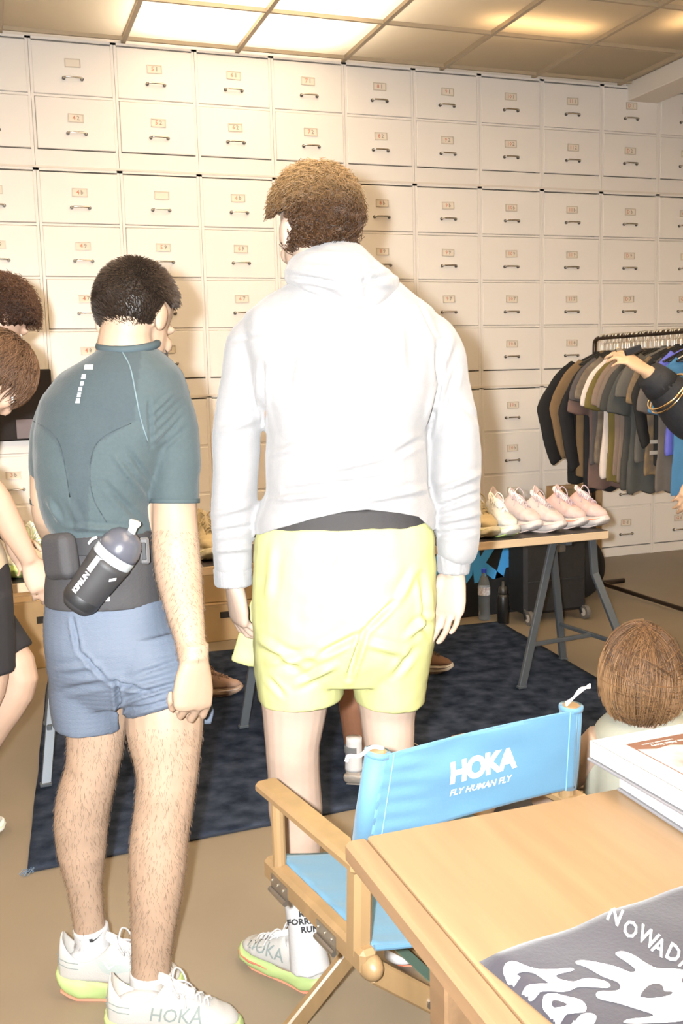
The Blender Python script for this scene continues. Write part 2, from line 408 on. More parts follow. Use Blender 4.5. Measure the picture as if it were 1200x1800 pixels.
# ================================================================ rug
m_rug = mat('navy_rug', (.040, .050, .074), .95, var=0, col2=(.012, .016, .026), vscale=13, bump=.5, bscale=140, sheen=0, detail=8, spec=.02)
mb = MB(); c = [np.array(p) for p in ((.024, 2.874, 0), (2.47, 2.95, 0), (2.66, 4.89, 0), (.21, 5.0, 0))]
N = 60; vs = []; fs = []
for j in range(N+1):
    for i in range(N+1):
        u, v = i/N, j/N; p = (c[0]*(1-u)+c[1]*u)*(1-v)+(c[3]*(1-u)+c[2]*u)*v
        e = min(u, v, 1-u, 1-v)
        p = p+np.array([noise.noise(V((u*7, v*7, 1)))*.006, noise.noise(V((u*7, v*7, 5)))*.008, .007+.0035*noise.noise(V((u*9, v*9, 3)))])
        vs.append(p)
base = len(vs); vs2 = [(p[0], p[1], .0005) for p in vs]
for j in range(N):
    for i in range(N):
        a = j*(N+1)+i; fs.append((a, a+1, a+N+2, a+N+1)); fs.append((base+a, base+a+N+1, base+a+N+2, base+a+1))
bd = [i for i in range(N+1)]+[j*(N+1)+N for j in range(1, N+1)]+[N*(N+1)+i for i in range(N-1, -1, -1)]+[j*(N+1) for j in range(N-1, 0, -1)]
for k in range(len(bd)):
    a, b = bd[k], bd[(k+1) % len(bd)]; fs.append((a, base+a, base+b, b))
rug = empty('rug', (1.3, 3.9, 0), 'dark navy worn pile rug lying under the trestle table', 'rug')
mk('pile', list(vs)+vs2, fs, m_rug, rug, True)
fr = MB()
for k in range(16):
    a = np.array([.028+random.uniform(-.004, .02), 2.876+random.uniform(-.005, .012), .006]); d = np.array([random.uniform(-.03, .01), random.uniform(-.03, .005), 0])
    fr.tube([a, a+d*.5+[0, 0, .004], a+d+[0, random.uniform(-.005, .005), -.004]], .0012, 4)
tag(fr.build('frayed_corner_threads', mat('rug_thread', (.10, .14, .19), .9), rug), kind='stuff')
be = MB(); be.tube([c[0]+[0, 0, .006], c[1]+[0, 0, .006]], .004, 6); be.build('bound_edge', mat('rug_binding', (.012, .016, .026), .9), rug)

# ================================================================ long trestle table
m_edge = mat('table_edge_beech', (.50, .37, .235), .55, var=.12, vscale=6, stretch=(.3, 1, 6)); m_ttop = mat('table_top_dark', (.06, .05, .045), .5, var=.3, vscale=20)
tt = empty('trestle_table', (1.2, 3.98, 0), 'long table with dark top, pale edge and grey steel trestle legs', 'table')
TZ = .70; TY0, TY1, TX0, TX1 = 3.68, 4.10, -.06, 2.545
MB().box(((TX0+TX1)/2, (TY0+TY1)/2, TZ-.019), (TX1-TX0, TY1-TY0, .034), bev=.002).build('table_board', m_edge, tt)
MB().box(((TX0+TX1)/2, (TY0+TY1)/2, TZ-.001), (TX1-TX0-.006, TY1-TY0-.006, .003)).build('table_surface', m_ttop, tt)
m_steel = mat('trestle_steel', (.075, .085, .095), .4, metal=.3)
def trestle(single, front, back, xs, bend=True):
    zt = TZ-.037
    def leg(foot, top, bent):
        f, t = np.array(foot, float), np.array(top, float); mb = MB()
        if bent:
            k = t+np.array([(f[0]-t[0])*.12, 0, -.17]); mb.bar(t, k, .034, .02, (0, 1, 0), .002); mb.bar(k+[0, 0, .006], f, .034, .02, (0, 1, 0), .002)
        else: mb.bar(f, t, .034, .02, (0, 1, 0), .002)
        mb.box(f+[0, 0, .006], (.04, .026, .012), bev=.002)
        mb.build('leg', m_steel, tt)
    r = xs
    leg(single, (r-.02 if single[0] < r else r+.02, single[1]+.06, zt), False)
    leg(front, ((front[0]+r)/2, front[1]+.20, zt), True); leg(back, ((back[0]*.35+r*.65), back[1]-.10, zt), False)
    mb = MB(); mb.bar((r, 3.74, zt-.012), (r, 4.06, zt-.012), .03, .024); mb.build('top_rail', m_steel, tt)
    f, b = np.array(front, float), np.array(back, float); h = .19
    fl = f+(np.array([(front[0]+r)/2, front[1]+.2, zt])-f)*(h/zt); bl = b+(np.array([back[0]*.35+r*.65, back[1]-.10, zt])-b)*(h/zt)
    s = np.array(single, float); sl = s+(np.array([r-.02 if single[0] < r else r+.02, single[1]+.06, zt])-s)*(h/zt)
    MB().bar(fl, bl, .018, .018, bev=.002).build('stretcher', m_steel, tt)
    MB().bar(sl, (fl+bl)/2, .018, .018, bev=.002).build('stretcher', m_steel, tt)
trestle((2.16, 3.77, .009), (2.63, 3.55, .0), (2.58, 4.10, .0), 2.38)
trestle((.895, 3.78, .009), (1.265, 3.44, .009), (1.22, 4.10, .009), 1.06)
trestle((.46, 3.80, .009), (.112, 3.49, .009), (.16, 4.15, .009), .30)

# ================================================================ things under the trestle table
m_blk = mat('black_case', (.012, .012, .013), .55, var=.3, vscale=30); m_cardb = mat('cardboard', (.36, .24, .12), .85, var=.15, vscale=5)
m_hblue = mat('logo_blue', (.05, .28, .62), .6)
bx = empty('display_box', (2.72, 5.25, 0), 'matte black box with blue lettering under the trestle table', 'box')
MB().box((2.62, 5.27, .27), (.66, .40, .54), bev=.006).build('carton', m_blk, bx)
MB().box((2.62, 5.27, .548), (.67, .41, .014), bev=.003).build('lid', m_blk, bx)
me = text_mesh('HOKA', .255, bold=.014, space=.95); me.transform(Matrix.Rotation(math.radians(6), 4, 'Z'))
me.transform(frame((2.555, 5.0675, .285), (1, 0, 0), (0, 0, 1))); mesh_world('lettering', me, m_hblue, bx)
sc = empty('trolley_case', (2.95, 4.9, 0), 'black hard trolley case with wheels under the trestle table', 'suitcase')
MB().box((2.955, 4.87, .345), (.40, .20, .59), bev=.02).build('shell', m_blk, sc)
m_bk2 = mat('black_trim', (.022, .022, .024), .35)
for z in (.24, .46): MB().box((2.955, 4.767, z), (.36, .006, .006)).build('rib', m_bk2, sc)
MB().box((2.955, 4.765, .42), (.11, .012, .05), bev=.004).build('latch', mat('latch_metal', (.16, .16, .16), .35, metal=.8), sc)
for x in (2.775, 3.135):
    w0 = MB().tube([(x-.012, 4.755, .04), (x+.012, 4.755, .04)], .04, 18, up=(0, 0, 1)).build('wheel', mat('wheel_rubber', (.10, .09, .08), .6), sc)
    MB().tube([(x-.014, 4.755, .04), (x+.014, 4.755, .04)], .022, 14, up=(0, 0, 1)).build('hub', mat('wheel_hub', (.35, .32, .28), .5), w0)
    MB().bar((x, 4.80, .09), (x, 4.77, .03), .035, .03, bev=.004).build('wheel_bracket', m_bk2, sc)
MB().tube(smooth_path([(2.85, 4.86, .63), (2.85, 4.86, .655), (3.06, 4.86, .655), (3.06, 4.86, .63)], 3), .008, 8).build('carry_handle', m_bk2, sc)
bg = empty('duffel_bag', (3.36, 5.2, 0), 'soft black bag slumped behind the trolley case', 'bag')
b2 = MB(); b2.ell((3.36, 5.22, .20), (.20, .16, .21)); b2.ell((3.34, 5.22, .33), (.14, .12, .18))
mesh_world('bag_body', fused(b2, .012, 6, lambda c, n: np.where(c[:, 2:] < .004, np.c_[c[:, :2], np.full(len(c), .004)], c)), mat('black_nylon', (.006, .006, .007), .7), bg)
MB().tube(smooth_path([(3.28, 5.1, .45), (3.3, 5.08, .56), (3.4, 5.08, .56), (3.42, 5.1, .45)], 4), .012, 8).build('strap', m_bk2, bg)
def carton(loc, d, rz, label):
    e = empty('cardboard_box', loc, label, 'box', 'cardboard boxes under the table', rz)
    MB().box((0, 0, d[2]/2), d, bev=.003).build('carton', m_cardb, e, world=False)
    for s in (-1, 1): MB().box((0, s*d[1]*.252, d[2]+.003), (d[0], d[1]*.495, .004)).build('flap', m_cardb, e, world=False)
    MB().box((0, 0, d[2]+.0056), (d[0]*.99, .05, .001)).build('tape', mat('brown_tape', (.30, .19, .085), .35), e, world=False)
    MB().box((0, -d[1]/2-.001, d[2]*.72), (.09, .003, .035)).build('hand_hole', mat('hole_dark', (.02, .015, .01), .9), e, world=False)
    return e
carton((1.16, 5.34, 0), (.40, .34, .20), .03, 'lower brown cardboard box standing behind the rug, under another box')
carton((1.17, 5.36, .2075), (.36, .30, .19), -.05, 'upper brown cardboard box stacked on another box under the table')
carton((.21, 5.20, 0), (.34, .30, .34), .05, 'brown cardboard box on floor beside the far left, below green shoes')
carton((3.73, 5.80, 0), (.30, .22, .62), .0, 'tall narrow cardboard box against the cabinets beside the clothes rack')
# water bottle
m_pet = mat('clear_plastic', (.82, .90, .97), .05, trans=.92, ior=1.33, spec=.5)
def lathe(prof, n=24):
    return lambda c: [[(c[0]+r*math.cos(2*math.pi*k/n), c[1]+r*math.sin(2*math.pi*k/n), c[2]+z) for k in range(n)] for r, z in prof]
wb = empty('water_bottle', (2.612, 4.98, 0), 'clear plastic water bottle with blue cap standing by the rug corner', 'bottle')
pr = [(.026, 0), (.033, .006), (.034, .03)]+[(.034-(.003 if i % 2 else 0), .04+.011*i) for i in range(9)]+[(.034, .145), (.034, .195), (.031, .22), (.02, .25), (.0135, .262), (.0135, .28)]
MB().rings(lathe(pr)((2.612, 4.98, .0))).build('bottle_body', m_pet, wb, True)
MB().rings(lathe([(.0345, .148), (.0348, .15), (.0348, .192), (.0345, .194)])((2.612, 4.98, 0)), cap=False).build('paper_label', mat('bottle_label', (.62, .66, .72), .6, var=0, col2=(.22, .16, .16), vscale=45), wb, True)
MB().rings(lathe([(.0155, .276), (.0155, .296), (.012, .298)])((2.612, 4.98, 0))).build('cap', mat('blue_cap', (.03, .06, .5), .4), wb)
bb = empty('flask', (2.668, 4.86, 0), 'matte black drinks flask beside the clear water bottle', 'bottle')
MB().rings(lathe([(.030, 0), (.034, .004), (.034, .15), (.028, .168), (.022, .172)])((2.668, 4.86, 0))).build('flask_body', mat('flask_black', (.008, .008, .008), .35), bb, True)
MB().rings(lathe([(.025, .172), (.026, .178), (.026, .205), (.016, .215), (.011, .222), (.011, .24), (.006, .243)])((2.668, 4.86, 0))).build('lid', mat('flask_lid', (.018, .016, .014), .4), bb, True)

# ================================================================ foreground wooden table
m_wood = mat('table_oak', (.20, .127, .066), .42, var=.20, vscale=3.0, stretch=(9, .7, 9), bump=.05, bscale=14, detail=8)
m_wood2 = mat('table_oak_edge', (.19, .112, .058), .45, var=.25, vscale=3.0, stretch=(14, .8, 14), bump=.05, bscale=14, detail=8)
wt = empty('wooden_table', (1.1, .75, 0), 'pale wooden table in the near corner carrying books and a folded shirt', 'table')
WZ = .74; WX0, WX1, WY0, WY1 = .442, 1.88, .12, 1.278
MB().box(((WX0+.036+WX1)/2, (WY0+WY1)/2, WZ-.016), (WX1-WX0-.036, WY1-WY0, .032), bev=.003).build('table_top', m_wood, wt)
MB().box((WX0+.018, (WY0+WY1)/2, WZ-.0165), (.0352, WY1-WY0, .033), bev=.006).build('edge_strip', m_wood2, wt)
for y, nm in ((WY0+.07, 'apron'), (WY1-.07, 'apron')): MB().box(((WX0+WX1)/2, y, WZ-.07), (WX1-WX0-.2, .02, .075)).build(nm, m_wood2, wt)
for x in (WX0+.11, WX1-.09): MB().box((x, (WY0+WY1)/2, WZ-.07), (.02, WY1-WY0-.2, .075)).build('apron', m_wood2, wt)
for x in (WX0+.125, WX1-.075):
    for y in (WY0+.08, WY1-.10): MB().box((x, y, (WZ-.033)/2), (.055, .055, WZ-.033), bev=.004).build('leg', m_wood2, wt)

# books
m_bw = mat('book_white', (.52, .51, .50), .45); m_bg = mat('book_grey_board', (.14, .135, .14), .5); m_pg = mat('book_pages', (.64, .62, .60), .7)
def book(loc, d, rz, label):
    e = empty('book', loc, label, 'book', 'large white books stacked on the wooden table', rz); L, W, T = d
    MB().box((L/2, -W/2, T/2), (L-.004, W-.004, T-.010)).build('pages', m_pg, e, world=False)
    MB().box((L/2-.002, -W/2+.001, .003), (L+.006, W+.004, .0045), bev=.001).build('back_board', m_bg, e, world=False)
    MB().box((L/2, -W/2, T-.003), (L+.002, W+.004, .005), bev=.001).build('front_board', m_bw, e, world=False)
    MB().box((.0005, -W/2, T/2+.003), (.004, W+.003, T-.007), bev=.001).build('spine', m_bw, e, world=False)
    return e
B1 = book((.902, 1.266, WZ+.0005), (.32, .29, .030), math.radians(-1), 'lower thick white book of the pair, lying directly on the wooden table')
B2 = book((.886, 1.325, WZ+.0315), (.33, .30, .034), math.radians(1.5), 'upper white book with a brown landscape photo on its cover')
T2 = .034
MB().box((.19, -.155, T2-.0002), (.30, .235, .0012)).build('cover_photo_sky', mat('photo_brown', (.15, .075, .05), .35, var=.25, vscale=4), B2, world=False)
import itertools
Pm = [(.042, -.065), (.07, -.075), (.10, -.070), (.135, -.088), (.17, -.10), (.20, -.10), (.24, -.115), (.339, -.12), (.339, -.272), (.041, -.272), (.041, -.075)]
me = poly_mesh([Pm]); me.transform(Matrix.Translation((0, 0, T2+.0008))); mesh_world('cover_photo_snow', me, mat('photo_snow', (.55, .46, .44), .35, var=0, col2=(.25, .17, .16), vscale=22, detail=8), None).parent = B2
for tx, sz, dx, dy in (('The Atlas Story', .011, .105, -.062), ('a journey over the range', .006, .09, -.052)):
    me = text_mesh(tx, sz, bold=.0002, res=2); me.transform(Matrix.Translation((dx, dy, T2+.0010))@Matrix.Rotation(math.pi, 4, 'Z')); me.materials.clear(); me.materials.append(m_bw); link_mesh('cover_lettering', me, None, B2)

# folded printed shirt
m_tee = mat('washed_navy_cotton', (.019, .016, .023), .9, var=.25, vscale=7, bump=.12, bscale=180, sheen=.2)
m_tpr = mat('white_print', (.66, .64, .63), .7)
fs_ = empty('folded_shirt', (.75, .8, WZ), 'folded faded navy shirt with white print on the wooden table', 'shirt')
cL, cT, cB = at_z(862, 1668, WZ+.012), at_z(1230, 1536, WZ+.012), at_z(1010, 1850, WZ+.012)
ex = cT-cL; ey = cB-cL; L1 = np.linalg.norm(ex); ex = ex/L1; ey = ey-ex*(ey@ex); ey /= np.linalg.norm(ey)
NX, NY = 46, 40; WL, HL = .46, .44; top = []; bot = []
for j in range(NY+1):
    for i in range(NX+1):
        u, v = i/NX, j/NY; e = min(u, 1-u, v, 1-v); zz = .012*min(1, (e/.03))**.5+.0025*noise.noise(V((u*5, v*5, 0)))*min(1, e*12)
        off = .007*noise.noise(V((u*6, 2, v*.1)))*(1-v); p = cL+ex*(u*WL-.016)+ey*(v*HL+off)
        top.append((p[0], p[1], WZ+.0015+zz)); bot.append((p[0], p[1], WZ+.0012))
n = len(top); fs = []
for j in range(NY):
    for i in range(NX):
        a = j*(NX+1)+i; fs.append((a, a+NX+1, a+NX+2, a+1)); fs.append((n+a, n+a+1, n+a+NX+2, n+a+NX+1))
teebody = mk('folded_cloth', top+bot, fs, m_tee, fs_, True)
k = 3.529
def tp(pts, dz=0): return [tuple(at_z(860+x/k, 1560+y/k, WZ+.0135)[:2]) for x, y in pts]
def sm(pts, per=3):
    P = [np.array(p, float) for p in pts]; n = len(P); out = []
    for i in range(n):
        p0, a, b, p3 = P[i-1], P[i], P[(i+1) % n], P[(i+2) % n]
        for q in range(per):
            t = q/per; out.append(tuple(.5*((2*a)+(b-p0)*t+(2*p0-5*a+4*b-p3)*t*t+(3*a-p0-3*b+p3)*t**3)))
    return out
shapes = dict(ghost=[(785, 405), (830, 398), (900, 425), (960, 465), (1040, 505), (1150, 510), (1230, 525), (1320, 560), (1350, 640), (1290, 740), (1220, 830), (1100, 850), (850, 850), (860, 825), (1000, 810), (1010, 795), (960, 775), (800, 725), (690, 705), (660, 680), (680, 655), (760, 650), (800, 640), (812, 620), (790, 590), (700, 560), (600, 505), (540, 485), (540, 465), (600, 460), (720, 480), (800, 500), (860, 525), (900, 525), (900, 505), (850, 465), (790, 425)],
 flame=[(85, 490), (110, 468), (160, 468), (240, 500), (320, 520), (420, 520), (500, 512), (522, 518), (515, 530), (430, 552), (412, 565), (440, 585), (520, 600), (580, 580), (640, 575), (720, 590), (748, 612), (740, 628), (700, 632), (560, 632), (500, 655), (450, 662), (380, 655), (310, 648), (270, 660), (245, 690), (200, 640), (195, 620), (220, 600), (280, 602), (350, 608), (360, 600), (320, 570), (270, 540), (200, 530), (165, 540), (140, 575), (95, 515)],
 loop=[(330, 690), (345, 668), (400, 668), (480, 690), (560, 710), (595, 740), (600, 770), (580, 788), (500, 788), (450, 790), (420, 810), (380, 815), (368, 800), (380, 770), (370, 750), (335, 715)],
 tail=[(440, 860), (520, 835), (570, 800), (620, 790), (660, 805), (660, 830), (640, 860), (560, 880)])
tb = bvh_of([teebody])
for nm, P in shapes.items():
    me = poly_mesh([tp(sm(P))]); decal('print', me, Matrix.Translation((0, 0, WZ+.03)), tb, m_tpr, fs_, .0016, maxedge=.005)
for P in ([(935, 680), (960, 640), (1000, 610), (1050, 607), (1075, 625), (1085, 655), (1130, 660), (1130, 675), (1080, 690), (1000, 697), (945, 690)], [(385, 715), (410, 708), (475, 735), (470, 748), (430, 748), (395, 735)], [(1190, 590), (1205, 570), (1260, 580), (1270, 610), (1200, 605)]):
    me = poly_mesh([tp(sm(P))]); decal('print_opening', me, Matrix.Translation((0, 0, WZ+.03)), tb, m_tee, fs_, .0024, maxedge=.005)
for ch, x, y, s in zip('NOWADAYS', (778, 873, 982, 1052, 1140, 1222, 1290, 1350), (152, 240, 288, 345, 385, 440, 490, 545), (1, .95, 1, .95, 1, .95, 1, 1)):
    o0 = at_z(860+x/k, 1560+y/k, WZ+.02); o1 = at_z(860+(x+60)/k, 1560+(y+38)/k, WZ+.02); o2 = at_z(860+(x+26)/k, 1560+(y-60)/k, WZ+.02)
    ax_, ay_ = (o1-o0)/71*128*s, (o2-o0)/65.4*140*s; Ml = Matrix(((ax_[0], ay_[0], 0, o0[0]), (ax_[1], ay_[1], 0, o0[1]), (0, 0, 1, WZ+.03), (0, 0, 0, 1)))
    me = text_mesh(ch, 1.0, bold=.018, res=2); decal('print_letter', me, Ml, tb, m_tpr, fs_, .0018, direction=(0, 0, -1), maxedge=.005)

# ================================================================ director's chair
m_ch = mat('chair_beech', (.21, .132, .062), .42, var=.16, vscale=4, stretch=(6, 6, .8), bump=.03, bscale=20)
m_cv = mat('blue_canvas', (.062, .148, .225), .75, var=.10, vscale=5, bump=.12, bscale=220, sheen=.1)
dc = empty('director_chair', (.74, 1.66, 0), 'wooden folding director chair with bright blue canvas, tucked behind the table', 'chair')
O = np.array([.535, 1.49, 0]); rv = np.array([.9877, .1565, 0]); fv = np.array([-.1565, .9877, 0]); CWD = .465; up = np.array([0, 0, 1.0])
def cp(x, y, z): return O+rv*x+fv*y+up*z
rotc = Matrix((V(rv), V(fv), V(up))).transposed().to_4x4()
SZ = .452
for s, x in ((0, 0.0), (1, CWD)):
    MB().box(cp(x, .155, SZ-.024), (.034, .40, .046), rotc, .008).build('seat_rail', m_ch, dc)
    MB().box(cp(x, .165, .595), (.05, .40, .024), rotc, .007).build('armrest', m_ch, dc)
    MB().tube([cp(x, .31, SZ-.01), cp(x, .31, .585)], .0135, 12, up=(1, 0, 0)).build('front_post', m_ch, dc)
    MB().bar(cp(x, -.005, SZ-.03), cp(x+(.005 if s == 0 else -.005), -.008, .60), .042, .036, rv, .009).build('rear_post', m_ch, dc)
    tilt = np.array([.0, 0, 0])
    MB().tube([cp(x+.008*(1-2*s), -.006, .60), cp(x+(.036 if s == 0 else -.012), -.022, .785)], .0155, 14, up=(1, 0, 0)).build('back_pole', m_ch, dc)
    mb = MB(); mb.ell(cp(x+.004, -.036, SZ-.034), (.021, .03, .024), rotc); mesh_world('rail_knuckle', fused(mb, .006, 2), m_ch, dc)
    MB().box(cp(x, .155, .018), (.034, .42, .036), rotc, .007).build('floor_rail', m_ch, dc)
for x, y in ((0, .275), (0, .08)):
    h = MB().box(cp(x-.0185, y, SZ-.030), (.003, .07, .026), rotc).build('hinge', mat('hinge_steel', (.34, .31, .27), .3, metal=.9), dc)
    MB().tube([cp(x-.022, y-.035, SZ-.048), cp(x-.022, y+.035, SZ-.048)], .0055, 8).build('hinge_pin', MATS['hinge_steel'], h)
    for q in (-.025, 0, .025): MB().ell(cp(x-.021, y+q, SZ-.026), (.003, .003, .003), nu=8, nv=6).build('screw', mat('screw_steel', (.7, .68, .62), .25, metal=1), h)
for y in (-.022, .33):
    MB().bar(cp(.02, y, SZ-.055), cp(CWD-.0, y, .03), .040, .020, fv, .004).build('cross_leg', m_ch, dc)
    MB().bar(cp(CWD-.02, y+.026, SZ-.055), cp(-.0, y+.026, .03), .040, .020, fv, .004).build('cross_leg', m_ch, dc)
MB().tube([cp(.128, -.036, .305), cp(.128, -.028, .305)], .010, 14, up=(0, 0, 1)).build('bolt', MATS['hinge_steel'], dc)
MB().bar(cp(.20, .02, .27), cp(.20, .31, .27), .022, .003).build('metal_strap', mat('greenish_steel', (.16, .24, .18), .35, metal=.6), dc)
# canvas seat: a sagging sling rolled over the two rails
rs = []
for j in range(25):
    v = j/24; row = []
    for i in range(25):
        u = i/24; sag = -.035*math.sin(math.pi*u)-.004*noise.noise(V((u*3, v*11, 0)))*math.sin(math.pi*u)
        row.append(cp(.012+u*(CWD-.024), -.035+v*.385, SZ-.004+sag+.002*math.sin(v*38+u*5)*math.exp(-((u-.05)/.1)**2)))
    rs.append(row)
def sheet(rs, th=.0025):
    n = len(rs[0]); m_ = len(rs); P = np.array(rs, float); gu = np.gradient(P, axis=1); gv = np.gradient(P, axis=0); nn = np.cross(gu, gv); nn /= np.linalg.norm(nn, axis=2, keepdims=True)
    A = (P+nn*th/2).reshape(-1, 3); B = (P-nn*th/2).reshape(-1, 3); N_ = len(A); f = []
    for j in range(m_-1):
        for i in range(n-1):
            a = j*n+i; f += [(a, a+1, a+n+1, a+n), (N_+a, N_+a+n, N_+a+n+1, N_+a+1)]
    bd = list(range(n))+[j*n+n-1 for j in range(1, m_)]+[(m_-1)*n+i for i in range(n-2, -1, -1)]+[j*n for j in range(m_-2, 0, -1)]
    for k_ in range(len(bd)):
        a, b = bd[k_], bd[(k_+1) % len(bd)]; f.append((a, N_+a, N_+b, b))
    return np.r_[A, B], f
v_, f_ = sheet(rs); seat = mk('canvas_seat', v_, f_, m_cv, dc, True)
MB().tube([cp(.012+u*(CWD-.024), -.036, SZ-.004-.035*math.sin(math.pi*u)) for u in np.linspace(0, 1, 20)], .005, 8).build('seat_hem', m_cv, seat)
# canvas back: sleeve round each pole and the panel between
z0b, z1b = .625, .780
def bk(u, z, d=0):
    t = (z-.60)/.185; xl = .008+.028*t; xr = CWD-.008-.004*t
    return cp(xl+(xr-xl)*u, -.006-.016*t+d, z)
rs = []
for j in range(27):
    z = z0b+(z1b-z0b)*j/26; row = []
    for i in range(61):
        u = i/60; dd = -.019+.010*math.sin(math.pi*u)+.0022*math.sin((z-.6)*70+u*9)*math.sin(math.pi*u)+.004*noise.noise(V((u*4, z*22, 0)))*math.sin(math.pi*u)**.5+.0016*math.sin((z*1.2+u*.09)*190)*math.exp(-((u-.12)/.12)**2)
        row.append(bk(u, z, dd))
    rs.append(row)
v_, f_ = sheet(rs, .003); back = mk('canvas_back', v_, f_, m_cv, dc, True)
for u in (0.0, 1.0):
    MB().tube([bk(u, z0b-.003), bk(u, (z0b+z1b)/2), bk(u, z1b+.001)], .0205, 20, up=(1, 0, 0)).build('canvas_sleeve', m_cv, back, True)
    MB().tube([bk(u, z1b-.004), bk(u, z1b+.004)], .0225, 20, up=(1, 0, 0)).build('sleeve_hem', m_cv, back, True)
for u in (.048, .952):
    MB().tube([bk(u, z0b, -.021), bk(u, (z0b+z1b)/2, -.021), bk(u, z1b, -.021)], .0010, 5).build('seam', mat('canvas_stitch', (.13, .30, .45), .8), back)
MB().tube([bk(u, z1b-.001, -.018+.010*math.sin(math.pi*u)) for u in np.linspace(0.03, .97, 30)], .0028, 6).build('top_hem', m_cv, back)
m_rope = mat('white_cord', (.78, .74, .68), .8)
p = bk(0, z1b+.006); MB().tube(smooth_path([p+rv*.01, p-rv*.012+up*.006, p-rv*.035-up*.004, p-rv*.055+up*.000, p-rv*.06-up*.008], 4), .0032, 6).build('tie_cord', m_rope, dc)
p = bk(1, z1b+.006)
for q in range(3): MB().tube(smooth_path([p-rv*.012+up*.003*q, p+rv*.006+up*.012, p+rv*.022+up*(.020+.003*q), p+rv*.055+up*(.026-.003*q)+fv*.01], 4), .0022, 6).build('tie_cord', m_rope, dc)
btree = bvh_of([back])
me = text_mesh('HOKA', .052, bold=.0026, space=.93, res=4)
Mx = frame(cp(.246, -.1, .713), rv, up); decal('lettering', me, Mx, btree, m_tpr, back, .0012, direction=fv)
me = text_mesh('FLY HUMAN FLY', .0172, bold=.0003, shear=.22, space=1.04, res=3)
decal('lettering', me, frame(cp(.243, -.1, .676), rv, up), btree, m_tpr, back, .0012, direction=fv)
# ================================================================ running shoes (prototype meshes shared by every shoe)
def yprof(tab, y): return float(np.interp(y, [a for a, b in tab], [b for a, b in tab]))
SW = [(-.150, .012), (-.145, .024), (-.130, .037), (-.09, .042), (-.03, .038), (.03, .043), (.08, .048), (.115, .043), (.138, .028), (.148, .010)]
SB = [(-.150, .034), (-.135, .014), (-.10, .001), (.03, .0), (.08, .003), (.12, .014), (.148, .032)]
ST = [(-.150, .056), (-.12, .052), (-.05, .046), (.03, .042), (.10, .040), (.148, .046)]
UW = [(-.143, .014), (-.135, .027), (-.11, .034), (-.05, .035), (.02, .039), (.07, .043), (.105, .038), (.13, .025), (.142, .010)]
UT = [(-.143, .095), (-.135, .140), (-.118, .120), (-.08, .100), (-.04, .108), (-.015, .118), (.02, .104), (.06, .086), (.10, .071), (.13, .058), (.142, .048)]
def shoe_sections(W, Bt, Tp, ys, n=24, pw=2.6, lean=0.0):
    rs = []
    for y in ys:
        w = yprof(W, y); b = Bt(y) if callable(Bt) else yprof(Bt, y); t = yprof(Tp, y); cz = (b+t)/2; hz = (t-b)/2; r = []
        for k in range(n):
            a = 2*math.pi*k/n; cx, sx = math.cos(a), math.sin(a)
            x = w*abs(cx)**(2/pw)*(1 if cx > 0 else -1); z = cz+hz*abs(sx)**(2/pw)*(1 if sx > 0 else -1)
            r.append((x+lean*(1 if y > 0 else 0), y+(.006 if z < cz else 0), z))
        rs.append(r)
    return rs
YS = list(np.linspace(-.149, .147, 34))
mid = MB(); mid.rings(shoe_sections(SW, SB, ST, YS, 28, 3.2))
def mid_fn(c, n):
    side = np.abs(n[:, 2]) < .7
    g = .0022*np.sin(c[:, 1]*55+c[:, 2]*60)*side
    return c+n*g[:, None]
SH_MID = fused(mid, .0045, 3, mid_fn)
up_ = MB()
YU = list(np.linspace(-.142, .141, 32)); rs = []
for y in YU:
    w = yprof(UW, y); t = yprof(UT, y); b = .036; r = []
    for k in range(28):
        a = 2*math.pi*k/28; cx, sx = math.cos(a), math.sin(a)
        if sx >= 0:
            pw = 2.0; x = w*abs(cx)**(2/1.9)*(1 if cx > 0 else -1); z = b+.012+(t-b-.012)*abs(sx)**(2/2.6)
        else: x = w*abs(cx)**.7*(1 if cx > 0 else -1); z = b+.012*(1-abs(sx))
        r.append((x, y, z))
    rs.append(r)
up_.rings(rs)
OPY, OPL, OPW = -.075, .056, .0255
def up_fn(c, n):
    q = (c[:, 0]/OPW)**2+((c[:, 1]-OPY)/OPL)**2
    d = np.clip(1-q, 0, 1)**.35*.062*(c[:, 2] > .07)
    c = c.copy(); c[:, 2] -= d
    c += n*(.0009*np.sin(c[:, 1]*210+np.abs(c[:, 0])*90)*((c[:, 1] > .05)))[:, None]
    return c
SH_UP = fused(up_, .0030, 3, up_fn)
_b = bmesh.new(); _b.from_mesh(SH_UP)
for _ in range(5): bmesh.ops.smooth_vert(_b, verts=_b.verts, factor=.5, use_axis_x=True, use_axis_y=True, use_axis_z=True)
_b.to_mesh(SH_UP); _b.free()
def mesh_of(mb, smooth=True):
    o = mb.build('tmp', None, None, smooth); me = o.data; me.materials.clear(); bpy.data.objects.remove(o); return me
tg = MB(); tg.rings([[(x*wd, -.012+q*.06+.0, zc+.004*math.cos(x*1.5)+th) for x, th in ((-1, 0), (-.5, .006), (0, .008), (.5, .006), (1, 0), (.5, -.006), (0, -.008), (-.5, -.006))] for q, zc, wd in ((-.25, .124, .010), (-.15, .123, .015), (0, .1185, .017), (.5, .103, .015), (1, .089, .012))])
SH_TNG = mesh_of(tg)
lc = MB()
for i in range(5):
    y = .0+.017*i; z = yprof(UT, y)+.0035; w = .019-.0015*i
    lc.tube(smooth_path([(-w, y+.004, z-.008), (-w*.5, y+.002, z+.0005), (w*.5, y+.010, z-.001), (w, y+.013, z-.010)], 3), .0024, 6, flat=.7)
    lc.tube(smooth_path([(w, y+.004, z-.008), (w*.5, y+.002, z+.001), (-w*.5, y+.010, z), (-w, y+.013, z-.010)], 3), .0024, 6, flat=.7)
